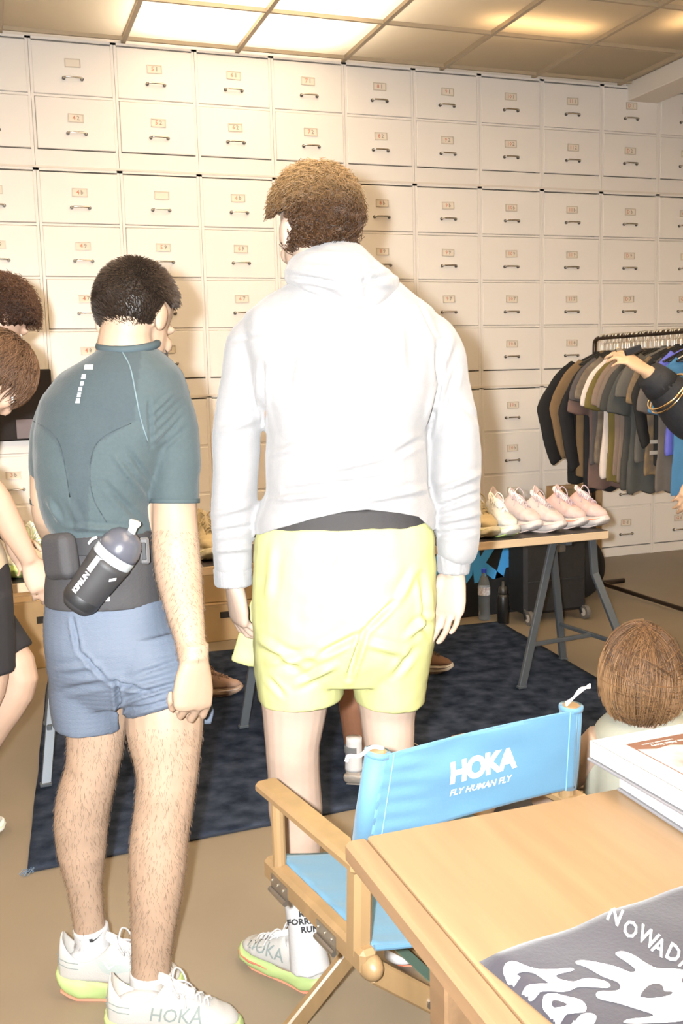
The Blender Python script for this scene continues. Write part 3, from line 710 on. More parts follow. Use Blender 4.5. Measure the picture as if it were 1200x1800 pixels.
for s in (-1, 1):
    lc.tube(smooth_path([(0, 0, .118), (s*.018, .002, .134), (s*.034, .012, .122), (s*.030, .022, .102), (s*.01, .008, .114), (0, 0, .118)], 4), .0022, 6)
    lc.tube(smooth_path([(0, .001, .118), (s*.014, .018, .112), (s*.026, .032, .098), (s*.035, .036, .084)], 4), .002, 6)
SH_LACE = mesh_of(lc)
ht = MB(); ht.rings([[(-.012, -.128, .128), (.012, -.128, .128), (.010, -.134, .128), (-.010, -.134, .128)], [(-.012, -.132, .14), (.012, -.132, .14), (.010, -.139, .14), (-.010, -.139, .14)], [(-.009, -.137, .150), (.009, -.137, .150), (.008, -.141, .150), (-.008, -.141, .150)]])
SH_TAB = mesh_of(ht)
os_ = MB()
for (y0, y1, sc_) in ((-.135, .12, .82),):
    rsx = []
    for y in np.linspace(y0, y1, 14):
        w = yprof(SW, y)*sc_; b = yprof(SB, y); rsx.append([(-w, y, b-.0012), (w, y, b-.0012), (w*.96, y, b+.004), (-w*.96, y, b+.004)])
    os_.rings(rsx)
SH_OUT = mesh_of(os_, False)
wv = MB()
for s in (-1, 1):
    P = [(s*(yprof(SW, y)+.0008), y, yprof(SB, y)+.012+.016*math.sin((y+.05)*16)) for y in np.linspace(.02, .135, 16)]
    wv.tube(P, [.0006, .002, .003, .002, .0006], 5)
SH_WAVE = mesh_of(wv)
def shoe(name, M, mats, label=None, group=None, parent=None, sc=1.0, skip=(), partname=None):
    """mats: upper, midsole, lace, accent, outsole, tongue"""
    o = bpy.data.objects.new(name, SH_UP); COL.objects.link(o); o.parent = parent
    Mw = M@Matrix.Scale(sc, 4)
    if parent is not None: Mw = wm(parent).inverted()@Mw
    l, r, s_ = Mw.decompose(); o.location = l; o.rotation_euler = r.to_euler(); o.scale = s_
    if label: tag(o, label, 'shoe', group)
    def setm(ob, m):
        if not ob.data.materials: ob.data.materials.append(m)
        ob.material_slots[0].link = 'OBJECT'; ob.material_slots[0].material = m
    setm(o, mats[0])
    for nm, me, m in (('midsole', SH_MID, mats[1]), ('outsole', SH_OUT, mats[4]), ('laces', SH_LACE, mats[2]), ('tongue', SH_TNG, mats[5]), ('heel_tab', SH_TAB, mats[5]), ('sole_wave', SH_WAVE, mats[3])):
        if nm in skip: continue
        c = bpy.data.objects.new(nm, me); COL.objects.link(c); c.parent = o; setm(c, m)
    return o
def shoe_mats(pre, up, sole, lace, acc, out, tng, var=.12, col2=None):
    return [mat(pre+'_upper', up, .75, var=var, vscale=12, bump=.2, bscale=300, col2=col2), mat(pre+'_midsole', sole, .55, var=.04), mat(pre+'_lace', lace, .8), mat(pre+'_accent', acc, .6), mat(pre+'_outsole', out, .7), mat(pre+'_tongue', tng, .8)]
SM_PINK = shoe_mats('pale_pink', (.50, .41, .385), (.53, .48, .455), (.44, .36, .37), (.72, .50, .45), (.6, .5, .45), (.70, .60, .58), var=.10)
SM_CORAL = shoe_mats('pink_coral', (.50, .40, .38), (.53, .48, .45), (.42, .33, .37), (.80, .25, .14), (.6, .5, .45), (.70, .58, .56), col2=(.50, .26, .20))
SM_WHITE = shoe_mats('white_mint', (.52, .50, .465), (.55, .53, .48), (.7, .68, .64), (.45, .62, .30), (.55, .7, .2), (.7, .68, .64), var=.05)
SM_TAN = shoe_mats('tan', (.46, .36, .20), (.52, .45, .30), (.40, .32, .18), (.6, .62, .25), (.30, .25, .15), (.40, .32, .2))
SM_GREEN = shoe_mats('white_lime', (.70, .68, .60), (.55, .68, .22), (.66, .64, .56), (.5, .66, .2), (.4, .5, .15), (.52, .66, .25), col2=(.5, .62, .3))
SM_DARK = shoe_mats('brown_leather', (.17, .085, .045), (.45, .38, .30), (.12, .07, .04), (.1, .06, .04), (.1, .06, .04), (.15, .08, .05))
def on_table(x, Y, ang, mats, label, sc=1.0, tilt=0):
    M = Matrix.Translation((x, Y, TZ+.0008))@Matrix.Rotation(math.radians(ang), 4, 'Z')
    o = shoe('running_shoe', M, mats, label, 'running shoes displayed on the trestle table', sc=sc, skip=('heel_tab',)); o.scale = (1.08*sc, 1.05*sc, 1.36*sc)
    return o
def tx(px_, Y): return float(at_y(px_, 930, Y)[0])
SHY = 3.845
for px_, mats, lab, dy, an, sc_ in (
    (1019, SM_CORAL, 'pale pink running shoe with coral side, rightmost on the trestle table', .02, 196, 1.0),
    (981, SM_CORAL, 'pale pink running shoe with coral side, second from the right end', .03, 198, 1.0),
    (942, SM_PINK, 'all pale pink running shoe nearest the table edge, third from right', -.012, 203, .98),
    (904, SM_PINK, 'all pale pink running shoe standing taller, fourth from the right end', .04, 193, 1.03),
    (868, SM_WHITE, 'white running shoe between the pink shoes and the tan shoe', -.02, 188, 1.0),
    (836, SM_TAN, 'tan running shoe half hidden by the hooded man\'s right sleeve', -.012, 184, 1.0),
    (362, SM_TAN, 'tan running shoe with curly laces seen between the two men', .03, 178, 1.0),
    (38, SM_GREEN, 'white and lime running shoe standing by the bending person\'s arm', .0, 165, 1.0),
    (72, SM_GREEN, 'white and lime running shoe partly hidden by the man in teal', .03, 172, 1.0)):
    on_table(tx(px_, SHY+dy), SHY+dy, an, mats, lab, sc_)
# loose shoes under the table
p = at_z(372, 1222, .008); shoe('tan_shoe', Matrix.Translation((p[0], p[1], .0085))@Matrix.Rotation(math.radians(-98), 4, 'Z'), SM_DARK if False else shoe_mats('rosy_tan', (.42, .26, .18), (.38, .25, .17), (.36, .22, .16), (.6, .5, .45), (.2, .13, .1), (.36, .24, .18)), 'rosy tan shoe lying on the rug under the table, pointing right', None, sc=.95)
p = at_z(742, 1180, .008); shoe('brown_shoe', Matrix.Translation((p[0], p[1], .0085))@Matrix.Rotation(math.radians(-120), 4, 'Z'), SM_DARK, 'dark brown shoe on the rug just behind the yellow shorts', None, sc=1.0)

# ================================================================ clothes rack
m_rack = mat('rack_bronze', (.055, .038, .028), .35, metal=.7)
RX = 3.67; RZ = 1.60
rk = empty('clothes_rack', (RX, 4.7, 0), 'dark metal clothes rack with garments in front of the cabinets', 'clothes rack')
MB().tube(smooth_path([(RX, 5.48, 1.40), (RX, 5.48, 1.555), (RX, 5.465, 1.588), (RX, 5.43, RZ)], 4)+[np.array((RX, 4.0, RZ)), np.array((RX, 3.7, RZ))], .0135, 12, up=(1, 0, 0)).build('hanging_bar', m_rack, rk, True)
MB().tube([(RX, 5.48, .04), (RX, 5.48, 1.41)], .0125, 12, up=(1, 0, 0)).build('upright', m_rack, rk, True)
MB().tube([(RX, 3.7, .04), (RX, 3.7, RZ)], .0125, 12, up=(1, 0, 0)).build('upright', m_rack, rk, True)
MB().tube([(RX, 5.48, .036), (RX, 3.7, .036)], .014, 12, up=(1, 0, 0)).build('base_rail', m_rack, rk, True)
for y in (5.48, 3.7): MB().tube([(RX-.26, y, .016), (RX+.24, y, .016)], .016, 12, up=(0, 0, 1)).build('foot', m_rack, rk, True)
m_hgr = mat('hanger_black', (.012, .011, .010), .4); m_hgw = mat('hanger_white', (.62, .60, .56), .45); m_hook = mat('hook_steel', (.72, .68, .62), .35, metal=1.0)
hk = MB(); hk.tube(smooth_path([(0.0, 0, -.085), (0, 0, -.045), (.014, 0, -.034), (.0175, 0, -.01), (.008, 0, .0165), (-.008, 0, .0165), (-.0172, 0, .004)], 4), .0030, 6, up=(0, 1, 0)); HK = mesh_of(hk)
ha = MB(); ha.tube(smooth_path([(-.205, 0, -.165), (-.15, 0, -.140), (-.05, 0, -.098), (0, 0, -.088), (.05, 0, -.098), (.15, 0, -.140), (.205, 0, -.165)], 3), .0065, 6, up=(0, 1, 0)); ha.tube([(-.2, 0, -.165), (.2, 0, -.165)], .004, 6, up=(0, 1, 0)); HA = mesh_of(ha)
HK.materials.append(m_hook); HA.materials.append(m_hgr); HAW = HA.copy(); HAW.materials.clear(); HAW.materials.append(m_hgw)
def hanger(y, white=False, rz=0.0):
    o = empty('hanger', (RX, y, RZ), 'white plastic hanger with steel hook hanging on the rack' if white else 'black plastic hanger with steel hook on the clothes rack', 'hanger', 'hangers on the clothes rack', rz)
    link_mesh('hanger_arms', HAW if white else HA, None, o); link_mesh('hook', HK, None, o)
# garment prototypes: hung in the local xz plane, the hook at the origin
def garment_mesh(kind, seed):
    mb = MB(); rnd = random.Random(seed)
    def ring(z, w, d, p=2.4, y=0, dx=0):
        return [(dx+w*abs(math.cos(a))**(2/p)*(1 if math.cos(a) > 0 else -1), y+d*abs(math.sin(a))**(2/p)*(1 if math.sin(a) > 0 else -1), z) for a in [2*math.pi*k/28 for k in range(28)]]
    L = {'tee': -.84, 'long': -.90, 'tank': -.80}[kind]
    mb.rings([ring(-.092, .045, .014), ring(-.115, .085, .018), ring(-.14, .15, .02), ring(-.172, .205, .022), ring(-.25, .215, .026), ring(-.5, .215, .034, dx=.004), ring(L+.06, .222, .036, dx=-.004), ring(L, .225, .034)])
    for s in (-1, 1):
        if kind == 'tee':
            P = [(s*.16, 0, -.165), (s*.235, 0, -.25), (s*.285, 0, -.34), (s*.300, 0, -.42)]; R = [.055, .075, .08, .082]
        elif kind == 'long':
            P = [(s*.16, 0, -.165), (s*.25, .004, -.27), (s*.335, .01, -.42), (s*.345, .0, -.47), (s*.315, -.01, -.62), (s*.275, -.012, -.76)]; R = [.05, .068, .066, .064, .056, .045]
        else: continue
        mb.tube(smooth_path(P, 4), R, 16, up=(0, 1, 0), flat=.34)
    def fn(c, n):
        o = c.copy(); b = np.clip((-.2-c[:, 2])/.6, 0, 1)
        g = .010*np.sin(c[:, 0]*42+seed+3*c[:, 2])*b+.005*nfield(c, 11, seed, (1, .4, .5))
        return o+n*g[:, None]
    return fused(mb, .010, 4, fn)
GM = {'tee': [garment_mesh('tee', s) for s in (1, 2, 3)], 'long': [garment_mesh('long', s) for s in (4, 5)]}
def gar(y, kind, col, label, nm, sz=1.0, sx=1.0, rz=None, var=.12, col2=None, white=False):
    hanger(y, white, rz or 0)
    o = bpy.data.objects.new(nm, random.choice(GM[kind])); COL.objects.link(o); o.location = (RX, y-.006, RZ); o.rotation_euler = (0, 0, rz if rz is not None else random.uniform(-.06, .06)); o.scale = (sx, .72, sz)
    m = mat('cloth_'+label.replace(' ', '_')[:40], col, .85, var=var, vscale=14, bump=.15, bscale=120, col2=col2)
    if not o.data.materials: o.data.materials.append(m)
    o.material_slots[0].link = 'OBJECT'; o.material_slots[0].material = m
    e = empty(nm, (RX, y, RZ), label, 'clothing', 'garments on the clothes rack'); e.rotation_euler = o.rotation_euler
    o.name = 'garment_body'; o.parent = e; o.location = (0, -.006, 0); o.rotation_euler = (0, 0, 0)
    cl = MB(); cl.tube([(.048*math.cos(a), .016*math.sin(a), -.094+.006*math.sin(a)) for a in np.linspace(0, 2*math.pi, 17)], .0055, 6); c = cl.build('collar', m, e, True, world=False); c.scale = (sx, 1, sz)
    return e
ys = 5.40
GL = [('long', (.012, .011, .011), 'black long-sleeved jacket at the far end of the clothes rack', 'jacket', 1.0, 1.20),
 ('long', (.20, .125, .06), 'tan brown long-sleeved shirt second from the far rack end', 'long_sleeved_shirt', .95, 1.0),
 ('long', (.014, .013, .014), 'black long-sleeved top between tan and mauve garments', 'long_sleeved_shirt', 1.05, .98),
 ('tee', (.17, .105, .085), 'mauve brown long shirt hanging lower than its neighbours', 'shirt', 1.10, .98),
 ('tee', (.10, .085, .08), 'dark taupe short-sleeved shirt beside the mauve one', 'shirt', .92, 1.0),
 ('tee', (.21, .17, .12), 'patterned taupe short-sleeved shirt on the clothes rack', 'shirt', .9, .98),
 ('tee', (.72, .62, .55), 'off-white short-sleeved shirt on the clothes rack', 'shirt', 1.0, .99),
 ('tee', (.16, .12, .03), 'olive mustard short-sleeved shirt on the clothes rack', 'shirt', 1.03, .98),
 ('tee', (.23, .165, .125), 'light taupe short-sleeved shirt beside the olive one', 'shirt', .98, 1.0),
 ('tee', (.20, .15, .115), 'grey brown loose shirt with draped hem on the rack', 'shirt', 1.02, .96),
 ('tee', (.055, .053, .047), 'charcoal green short-sleeved shirt on the clothes rack', 'shirt', 1.06, .98),
 ('tee', (.07, .07, .064), 'dark grey short-sleeved shirt below the reaching hand', 'shirt', 1.08, .97),
 ('tee', (.115, .105, .09), 'mid grey short-sleeved shirt below the reaching hand', 'shirt', .86, .96),
 ('tee', (.25, .16, .07), 'brown patterned shirt just behind the black striped top', 'shirt', .95, .9),
 ('long', (.014, .013, .012), 'black top with grey reflective stripes on the clothes rack', 'jacket', .82, .80),
 ('tee', (.13, .11, .095), 'grey shirt with a bright white tag near the hem', 'shirt', 1.05, .9),
 ('tee', (.13, .14, .55), 'violet blue shirt glimpsed under the black sleeve', 'shirt', .80, .74),
 ('tee', (.015, .014, .014), 'black short shirt hanging in front of the grey one', 'shirt', .88, .66),
 ('tee', (.05, .17, .33), 'blue long shirt on a white hanger, nearest on the rack', 'shirt', 1.06, .98)]
step = 1.02/len(GL)
for i, (kd, col, lab, nm, sz, sx) in enumerate(GL):
    y = ys-step*i
    e = gar(y, kd, col, lab, nm, sz, sx, white=(i == len(GL)-1), col2=((.12, .09, .065) if 'patterned' in lab else None))
    if 'stripes' in lab:
        for zz in (-.66, -.60): MB().box((-.17, -.05, zz), (.12, .004, .02)).build('reflective_stripe', mat('reflective', (.5, .46, .4), .3, metal=.3), e, world=False)
    if 'white tag' in lab: MB().box((-.10, -.055, -.80), (.05, .004, .07)).build('paper_tag', mat('paper_white', (.78, .76, .72), .6), e, world=False)
for i in range(26): hanger(5.385-.039*i, False, random.uniform(-.1, .1))
# ================================================================ people
m_skin = mat('skin_fair', (.30, .218, .168), .55, var=.10, vscale=18, bump=.08, bscale=160, sss=.12, spec=.35)
m_skin2 = mat('skin_tanned', (.285, .193, .132), .55, var=.12, vscale=20, bump=.08, bscale=160, sss=.10, spec=.35)
m_skin3 = mat('skin_brown', (.17, .075, .04), .55, var=.1, vscale=18, sss=.05)
m_eye = mat('eye_white', (.8, .78, .74), .2); m_iris = mat('iris', (.06, .035, .02), .2)
def ring_h(c, hw, hd, p=2.3, n=36, rv=RH, fv=FH):
    c = np.asarray(c, float); out = []
    for k in range(n):
        a = 2*math.pi*k/n; x = hw*abs(math.cos(a))**(2/p)*(1 if math.cos(a) > 0 else -1); y = hd*abs(math.sin(a))**(2/p)*(1 if math.sin(a) > 0 else -1)
        out.append(c+rv*x+fv*y)
    return out
def trunk(mb, spec, h, p=2.3):
    """spec: (image y, left x, right x, half depth, shift away) at distance h"""
    S = np.array([tuple(s)+(0,)*(5-len(s)) for s in spec], float); ys = np.linspace(S[0, 0], S[-1, 0], max(18, len(spec)*4)); rs = []
    for y in ys:
        xl, xr, hd, dh = (np.interp(y, S[:, 0], S[:, k]) for k in (1, 2, 3, 4))
        xm = (xl+xr)/2; rs.append(ring_h(at_h(xm, y, h+dh), (xr-xl)/2*px_size(xm, y, h+dh), hd, p))
    mb.rings(rs)
def limb(mb, pts, n=20, flat=1.0, per=5, up=None):
    """pts: (image x, image y, half width in pixels, distance)"""
    P = [at_h(x, y, h) for x, y, w_, h in pts]; R = [w_*px_size(x, y, h) for x, y, w_, h in pts]
    Q = smooth_path(P, per); t = np.linspace(0, 1, len(R)); R2 = np.interp(np.linspace(0, 1, len(Q)), t, R)
    mb.tube(Q, list(R2), n, up=(tuple(RH) if up is None else up), flat=flat)
def head_pieces(mb, c, f, u, s=1.0, ears=True, face=True):
    f = V(f).normalized(); u = V(u); u = (u-f*u.dot(f)).normalized(); r = f.cross(u); R = Matrix((r, f, u)).transposed().to_4x4(); c = V(c)
    def e(o, rad): mb.ell(c+r*o[0]*s+f*o[1]*s+u*o[2]*s, [q*s for q in rad], R, 18, 12)
    e((0, -.005, .02), (.075, .097, .086)); e((0, .04, -.045), (.060, .058, .078))
    if face:
        e((0, .052, -.098), (.042, .042, .032)); e((0, .103, -.040), (.012, .020, .024)); e((0, .086, .006), (.052, .018, .014)); e((0, .092, -.078), (.022, .012, .008))
        for k in (-1, 1): e((k*.038, .075, -.04), (.022, .02, .022))
    if ears:
        for k in (-1, 1): e((k*.077, -.008, -.022), (.009, .020, .032)); e((k*.072, -.002, -.03), (.010, .014, .022))
    return c, r, f, u
def eyes(parent, c, r, f, u, s=1.0):
    for k in (-1, 1):
        o = MB().ell(c+r*(k*.031*s)+f*(.086*s)-u*(.020*s), (.0105*s,)*3, None, 12, 8).build('eye', m_eye, parent, True)
        MB().ell(c+r*(k*.031*s)+f*(.0965*s)-u*(.020*s), (.0045*s,)*3, None, 8, 6).build('iris', m_iris, o, True)
FING = [(.031, .086, (.042, .026, .021), .0088), (.0105, .091, (.046, .029, .022), .0090), (-.010, .087, (.042, .027, .021), .0086), (-.029, .077, (.034, .020, .019), .0076)]
def hand(mb, M, side=1, curl=(22, 28, 18), thumb=(.75, .60, -.28), tcurl=18, s=1.0, spread=4, pal=1.0):
    def T(p): return M@V((p[0]*side*s, p[1]*s, p[2]*s))
    rs = []
    for y, w_, d, z in ((-.03, .027, .020, 0), (0, .028, .019, 0), (.03, .037, .0175, -.002), (.06, .042, .016, -.002), (.085, .041, .013, 0), (.096, .034, .009, .0)):
        rs.append([T((w_*abs(math.cos(a))**.8*(1 if math.cos(a) > 0 else -1), y, z+d*math.sin(a))) for a in [2*math.pi*k/16 for k in range(16)]])
    mb.rings(rs)
    for i, (x, y, ls, r) in enumerate(FING):
        p = V((x, y-.012, 0)); sp = math.radians(spread*(1.5-i)); ang = 0; P = [p.copy()]; R = [r*1.08]
        cu = curl if not isinstance(curl[0], (tuple, list)) else curl[i]
        p = V((x, y, 0.0)); P.append(p.copy()); R.append(r*1.06)
        for L, cgl in zip(ls, cu):
            ang += math.radians(cgl); d = V((math.sin(sp)*math.cos(ang), math.cos(sp)*math.cos(ang), -math.sin(ang)))
            P.append(p+d*L*.5); R.append(r*.94); p = p+d*L; P.append(p.copy()); R.append(r*.96); r *= .93
        R[-1] *= .72
        mb.tube([T(q) for q in P], [q*s for q in R], 10, up=tuple((M.to_3x3()@V((0, 0, 1))).normalized()))
    d = V(thumb).normalized(); p = V((.020, .016, -.006)); P = [p.copy()]; R = [.014]
    for L, r in ((.040, .0125), (.032, .0108), (.026, .0085)):
        P.append(p+d*L*.5); R.append(r*1.04); p = p+d*L; P.append(p.copy()); R.append(r)
        d = (Matrix.Rotation(math.radians(tcurl), 3, 'Z')@d)
    R[-1] *= .75
    mb.tube([T(q) for q in P], [q*s for q in R], 10)
def hframe(o, ydir, zdir):
    y = V(ydir).normalized(); z = V(zdir); z = (z-y*z.dot(y)).normalized(); x = y.cross(z)
    return Matrix(((x[0], y[0], z[0], o[0]), (x[1], y[1], z[1], o[1]), (x[2], y[2], z[2], o[2]), (0, 0, 0, 1)))
def hair(name, parent, c, r, f, u, rad, N, style, cols, length, thick=.0011, seed=1, region=None, whorl=(0, -.35, .94), shell=1.0):
    rn = random.Random(seed); c = V(c); vs = []; fs = []; cl = []
    reg = region or (lambda d: (d.z > -.62+max(0, d.y)*1.5) and not (d.y > .35 and d.z < .42) and not (abs(d.x) > .72 and d.y > -.45 and d.z < .12))
    def W(p): return c+r*p.x+f*p.y+u*p.z
    def hug(d, tang, root, s, lift, wob):
        rr = (rad[0]+rad[1]+rad[2])/3; th = s/rr; tl = (tang-d*tang.dot(d)).normalized(); dd = d*math.cos(min(th, 1.9))+tl*math.sin(min(th, 1.9))
        k = shell*.985+lift/rr; return V((dd.x*rad[0], dd.y*rad[1], dd.z*rad[2]))*k+wob-root
    # scalp cover
    nu, nv = 48, 30; idx = {}; okr = {}
    for j in range(nv+1):
        a = -math.pi/2+math.pi*j/nv
        for i in range(nu):
            b = 2*math.pi*i/nu; d = V((math.cos(a)*math.cos(b), math.cos(a)*math.sin(b), math.sin(a)))
            k = shell*(1.0+.03*noise.noise(d*3+V((seed, 0, 0)))) if reg(d) else .93
            okr[j, i] = reg(d); idx[j, i] = len(vs); vs.append(W(V((d.x*rad[0]*k, d.y*rad[1]*k, d.z*rad[2]*k)))); cl.append(cols[0])
    for j in range(nv):
        for i in range(nu):
            if any(okr[q] for q in ((j, i), (j, (i+1) % nu), (j+1, (i+1) % nu), (j+1, i))): fs.append((idx[j, i], idx[j, (i+1) % nu], idx[j+1, (i+1) % nu], idx[j+1, i]))
    wv = V(whorl).normalized(); cnt = 0; tries = 0
    while cnt < N and tries < N*6:
        tries += 1; d = V((rn.gauss(0, 1), rn.gauss(0, 1), rn.gauss(0, 1))).normalized()
        if not reg(d): continue
        cnt += 1
        root = V((d.x*rad[0], d.y*rad[1], d.z*rad[2]))*(shell*.985); nrm = V((d.x/rad[0], d.y/rad[1], d.z/rad[2])).normalized()
        away = (d-wv*d.dot(wv)); away = away.normalized() if away.length > .05 else V((rn.uniform(-1, 1), rn.uniform(-1, 1), 0)).normalized()
        tang = (away-nrm*away.dot(nrm)).normalized(); side = nrm.cross(tang)
        cl_n = noise.noise(d*7+V((seed, 3, 1))); L = length*rn.uniform(.7, 1.25); n = {'curly': 13, 'wavy': 9, 'straight': 9, 'short': 4}[style]; P = []
        ph = rn.uniform(0, 6.28); tn = rn.uniform(1.3, 2.3); cr = rn.uniform(.5, 1.2)
        for k in range(n+1):
            t = k/n
            if style == 'curly':
                g = nrm*(L*.62*t)+tang*(L*.5*t*t)+(side*math.cos(ph+tn*6.28*t)+tang*math.sin(ph+tn*6.28*t))*(.0100*cr*min(1, t*2.2))
            elif style == 'wavy':
                g = hug(d, tang, root, L*t, .010*math.sin(min(1, t*2)*1.57)+.006*cr, side*(.008*cr*math.sin(ph+t*6)))
            elif style == 'straight':
                g = hug(d, tang, root, L*t, .006*math.sin(min(1, t*2)*1.57)+.010*cr*(.3+t)-.002+.010*cl_n*t, side*(.006*math.sin(ph+t*3)+.022*noise.noise(d*5+V((1, seed, 2)))*t))
            else: g = nrm*(L*.75*t)+tang*(L*.6*t*t)+side*(.004*math.cos(ph)*t)
            P.append(W(root+g))
        th = thick*rn.uniform(.75, 1.25)
        R = [th*(1-.65*(k/n)**2) for k in range(n+1)]
        v_, f_ = tube(P, R, 3, False); b0 = len(vs); vs += [V(q) for q in v_]; fs += [tuple(i+b0 for i in q) for q in f_]
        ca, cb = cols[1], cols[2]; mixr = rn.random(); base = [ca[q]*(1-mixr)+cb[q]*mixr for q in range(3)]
        lit_tip = cols[3] if len(cols) > 3 else base; top_light = max(0, d.z)  # light on the crown painted into the tip colours, stronger towards the top
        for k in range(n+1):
            t = (k/n)*top_light; cl += [[base[q]*(1-t)+lit_tip[q]*t for q in range(3)]]*3
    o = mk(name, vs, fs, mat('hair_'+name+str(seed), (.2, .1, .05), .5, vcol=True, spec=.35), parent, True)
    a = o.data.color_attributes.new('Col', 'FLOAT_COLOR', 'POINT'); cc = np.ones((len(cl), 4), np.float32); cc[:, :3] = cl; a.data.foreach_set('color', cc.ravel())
    return o
def hem_clamp(c, ctr, pts, h, below=True):
    """shape a hem: pts (image x, image y) on the near side at distance h"""
    P = [at_h(x, y, h) for x, y in pts]; lat = [float((p-ctr)@RH) for p in P]; zz = [p[2] for p in P]
    l = (c-ctr)@RH; z = np.interp(l, lat, zz); c = c.copy(); c[:, 2] = np.maximum(c[:, 2], z) if below else np.minimum(c[:, 2], z); return c
def pxsegs(L): return [(at_h(a, b, h), at_h(c_, d, h), w_, am) for a, b, c_, d, h, w_, am in L]
def sole(M, c, n): pass
def shoe_between(heel, toe, z=0.0, roll=0):
    """matrix of a shoe standing on the floor with its heel and toe over two floor points"""
    h, t = V(heel), V(toe); d = (t-h); d.z = 0; d.normalize(); x = d.cross(V((0, 0, 1))); o = h+d*.147; o.z = z
    return Matrix(((x[0], d[0], 0, o[0]), (x[1], d[1], 0, o[1]), (0, 0, 1, o[2]), (0, 0, 0, 1)))
SM_MEN = shoe_mats('white_knit', (.36, .345, .32), (.32, .40, .16), (.40, .385, .375), (.55, .12, .08), (.7, .2, .12), (.72, .71, .70), var=.08)
m_sock = mat('white_sock', (.40, .39, .385), .9, bump=.25, bscale=200); m_ink = mat('black_ink', (.02, .02, .022), .8); m_gline = mat('shoe_line_grey', (.17, .20, .19), .8)

# ---------------------------------------------------------------- tall man in the grey hoodie
TH = 2.15
p0 = at_z(620, 1715); P1 = empty('person', (p0[0], p0[1], 0), 'tall man seen from behind in pale grey hoodie and yellow shorts', 'person')
b = MB()
hc = at_h(556, 398, TH+.03); fdir = FH*.93-RH*.36-np.array([0, 0, .16])
hd1 = head_pieces(b, hc, fdir, (0, 0, 1), 1.0)
limb(b, [(555, 420, 42, TH+.02), (560, 470, 45, TH+.0), (575, 520, 60, TH)])
trunk(b, [(500, 510, 670, .07), (540, 450, 730, .09), (620, 440, 770, .10), (780, 475, 745, .10), (930, 470, 742, .10), (1060, 465, 745, .11), (1130, 470, 742, .10)], TH)
limb(b, [(475, 590, 30, TH), (430, 670, 28, TH), (416, 800, 29, TH), (409, 940, 24, TH), (411, 1030, 20, TH)])
limb(b, [(735, 590, 30, TH), (780, 670, 28, TH), (800, 800, 29, TH), (803, 930, 24, TH), (796, 1010, 21, TH)])
limb(b, [(528, 1090, 78, TH), (520, 1180, 68, TH), (517, 1250, 57, TH), (514, 1310, 48, TH-.01), (516, 1360, 46, TH), (519, 1420, 48, TH+.005), (523, 1470, 43, TH), (527, 1520, 35, TH-.005), (530, 1570, 30, TH-.01), (537, 1630, 27, TH-.015), (542, 1690, 28, TH-.02)])
limb(b, [(686, 1090, 76, TH), (684, 1190, 62, TH), (681, 1255, 49, TH), (684, 1310, 44, TH-.01), (686, 1370, 44, TH), (690, 1440, 42, TH), (695, 1520, 31, TH-.01), (700, 1590, 26, TH-.02), (705, 1660, 26, TH-.02)])
wl = at_h(411, 1026, TH); hand(b, hframe(wl, at_h(424, 1120, TH+.02)-wl, -RH*.85-FH*.5), 1, ((20, 30, 18), (26, 34, 20), (30, 36, 20), (34, 36, 20)), thumb=(.35, .9, -.4), tcurl=2)
wr = at_h(796, 1006, TH); hand(b, hframe(wr, at_h(782, 1100, TH-.02)-wr, RH*.55+FH*.85), -1, ((14, 20, 12), (18, 24, 14), (20, 26, 14), (22, 26, 14)), thumb=(.35, .85, -.45), tcurl=2)
# feet inside the shoes
fl1 = shoe_between(at_z(583, 1752), at_z(487, 1706)); fr1 = shoe_between(at_z(716, 1716), at_z(735, 1625))
for Mf in (fl1, fr1): b.ell(Mf@V((0, -.02, .045)), (.032, .10, .032), Mf)
mesh_world('body', fused(b, .0042, 4), m_skin, P1); eyes(P1, *hd1)
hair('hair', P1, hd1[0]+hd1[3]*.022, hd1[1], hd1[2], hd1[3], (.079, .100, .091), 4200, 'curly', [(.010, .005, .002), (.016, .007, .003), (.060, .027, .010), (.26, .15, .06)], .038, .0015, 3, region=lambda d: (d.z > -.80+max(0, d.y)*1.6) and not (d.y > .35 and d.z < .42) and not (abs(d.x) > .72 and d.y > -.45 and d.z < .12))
# hoodie
m_hood = mat('grey_marl_fleece', (.192, .186, .184), .9, var=.06, vscale=60, bump=.25, bscale=260, sheen=.15)
b = MB()
trunk(b, [(492, 520, 690, .07), (515, 470, 722, .095), (545, 432, 765, .118), (600, 425, 778, .136), (660, 440, 776, .142), (720, 462, 766, .142), (760, 468, 750, .142), (860, 466, 750, .142), (905, 448, 765, .140), (935, 450, 764, .135), (955, 455, 760, .13)], TH)
limb(b, [(505, 578, 52, TH), (448, 608, 47, TH), (427, 670, 41, TH), (418, 745, 42, TH), (414, 830, 41, TH), (409, 900, 40, TH), (408, 960, 37, TH), (409, 1003, 33, TH)])
limb(b, [(700, 575, 52, TH), (762, 606, 47, TH), (784, 670, 40, TH), (797, 740, 41, TH), (802, 800, 45, TH+.01), (803, 860, 43, TH), (805, 920, 40, TH), (802, 965, 37, TH), (797, 985, 31, TH)])
ctr = at_h(607, 900, TH); BH = TH-.13
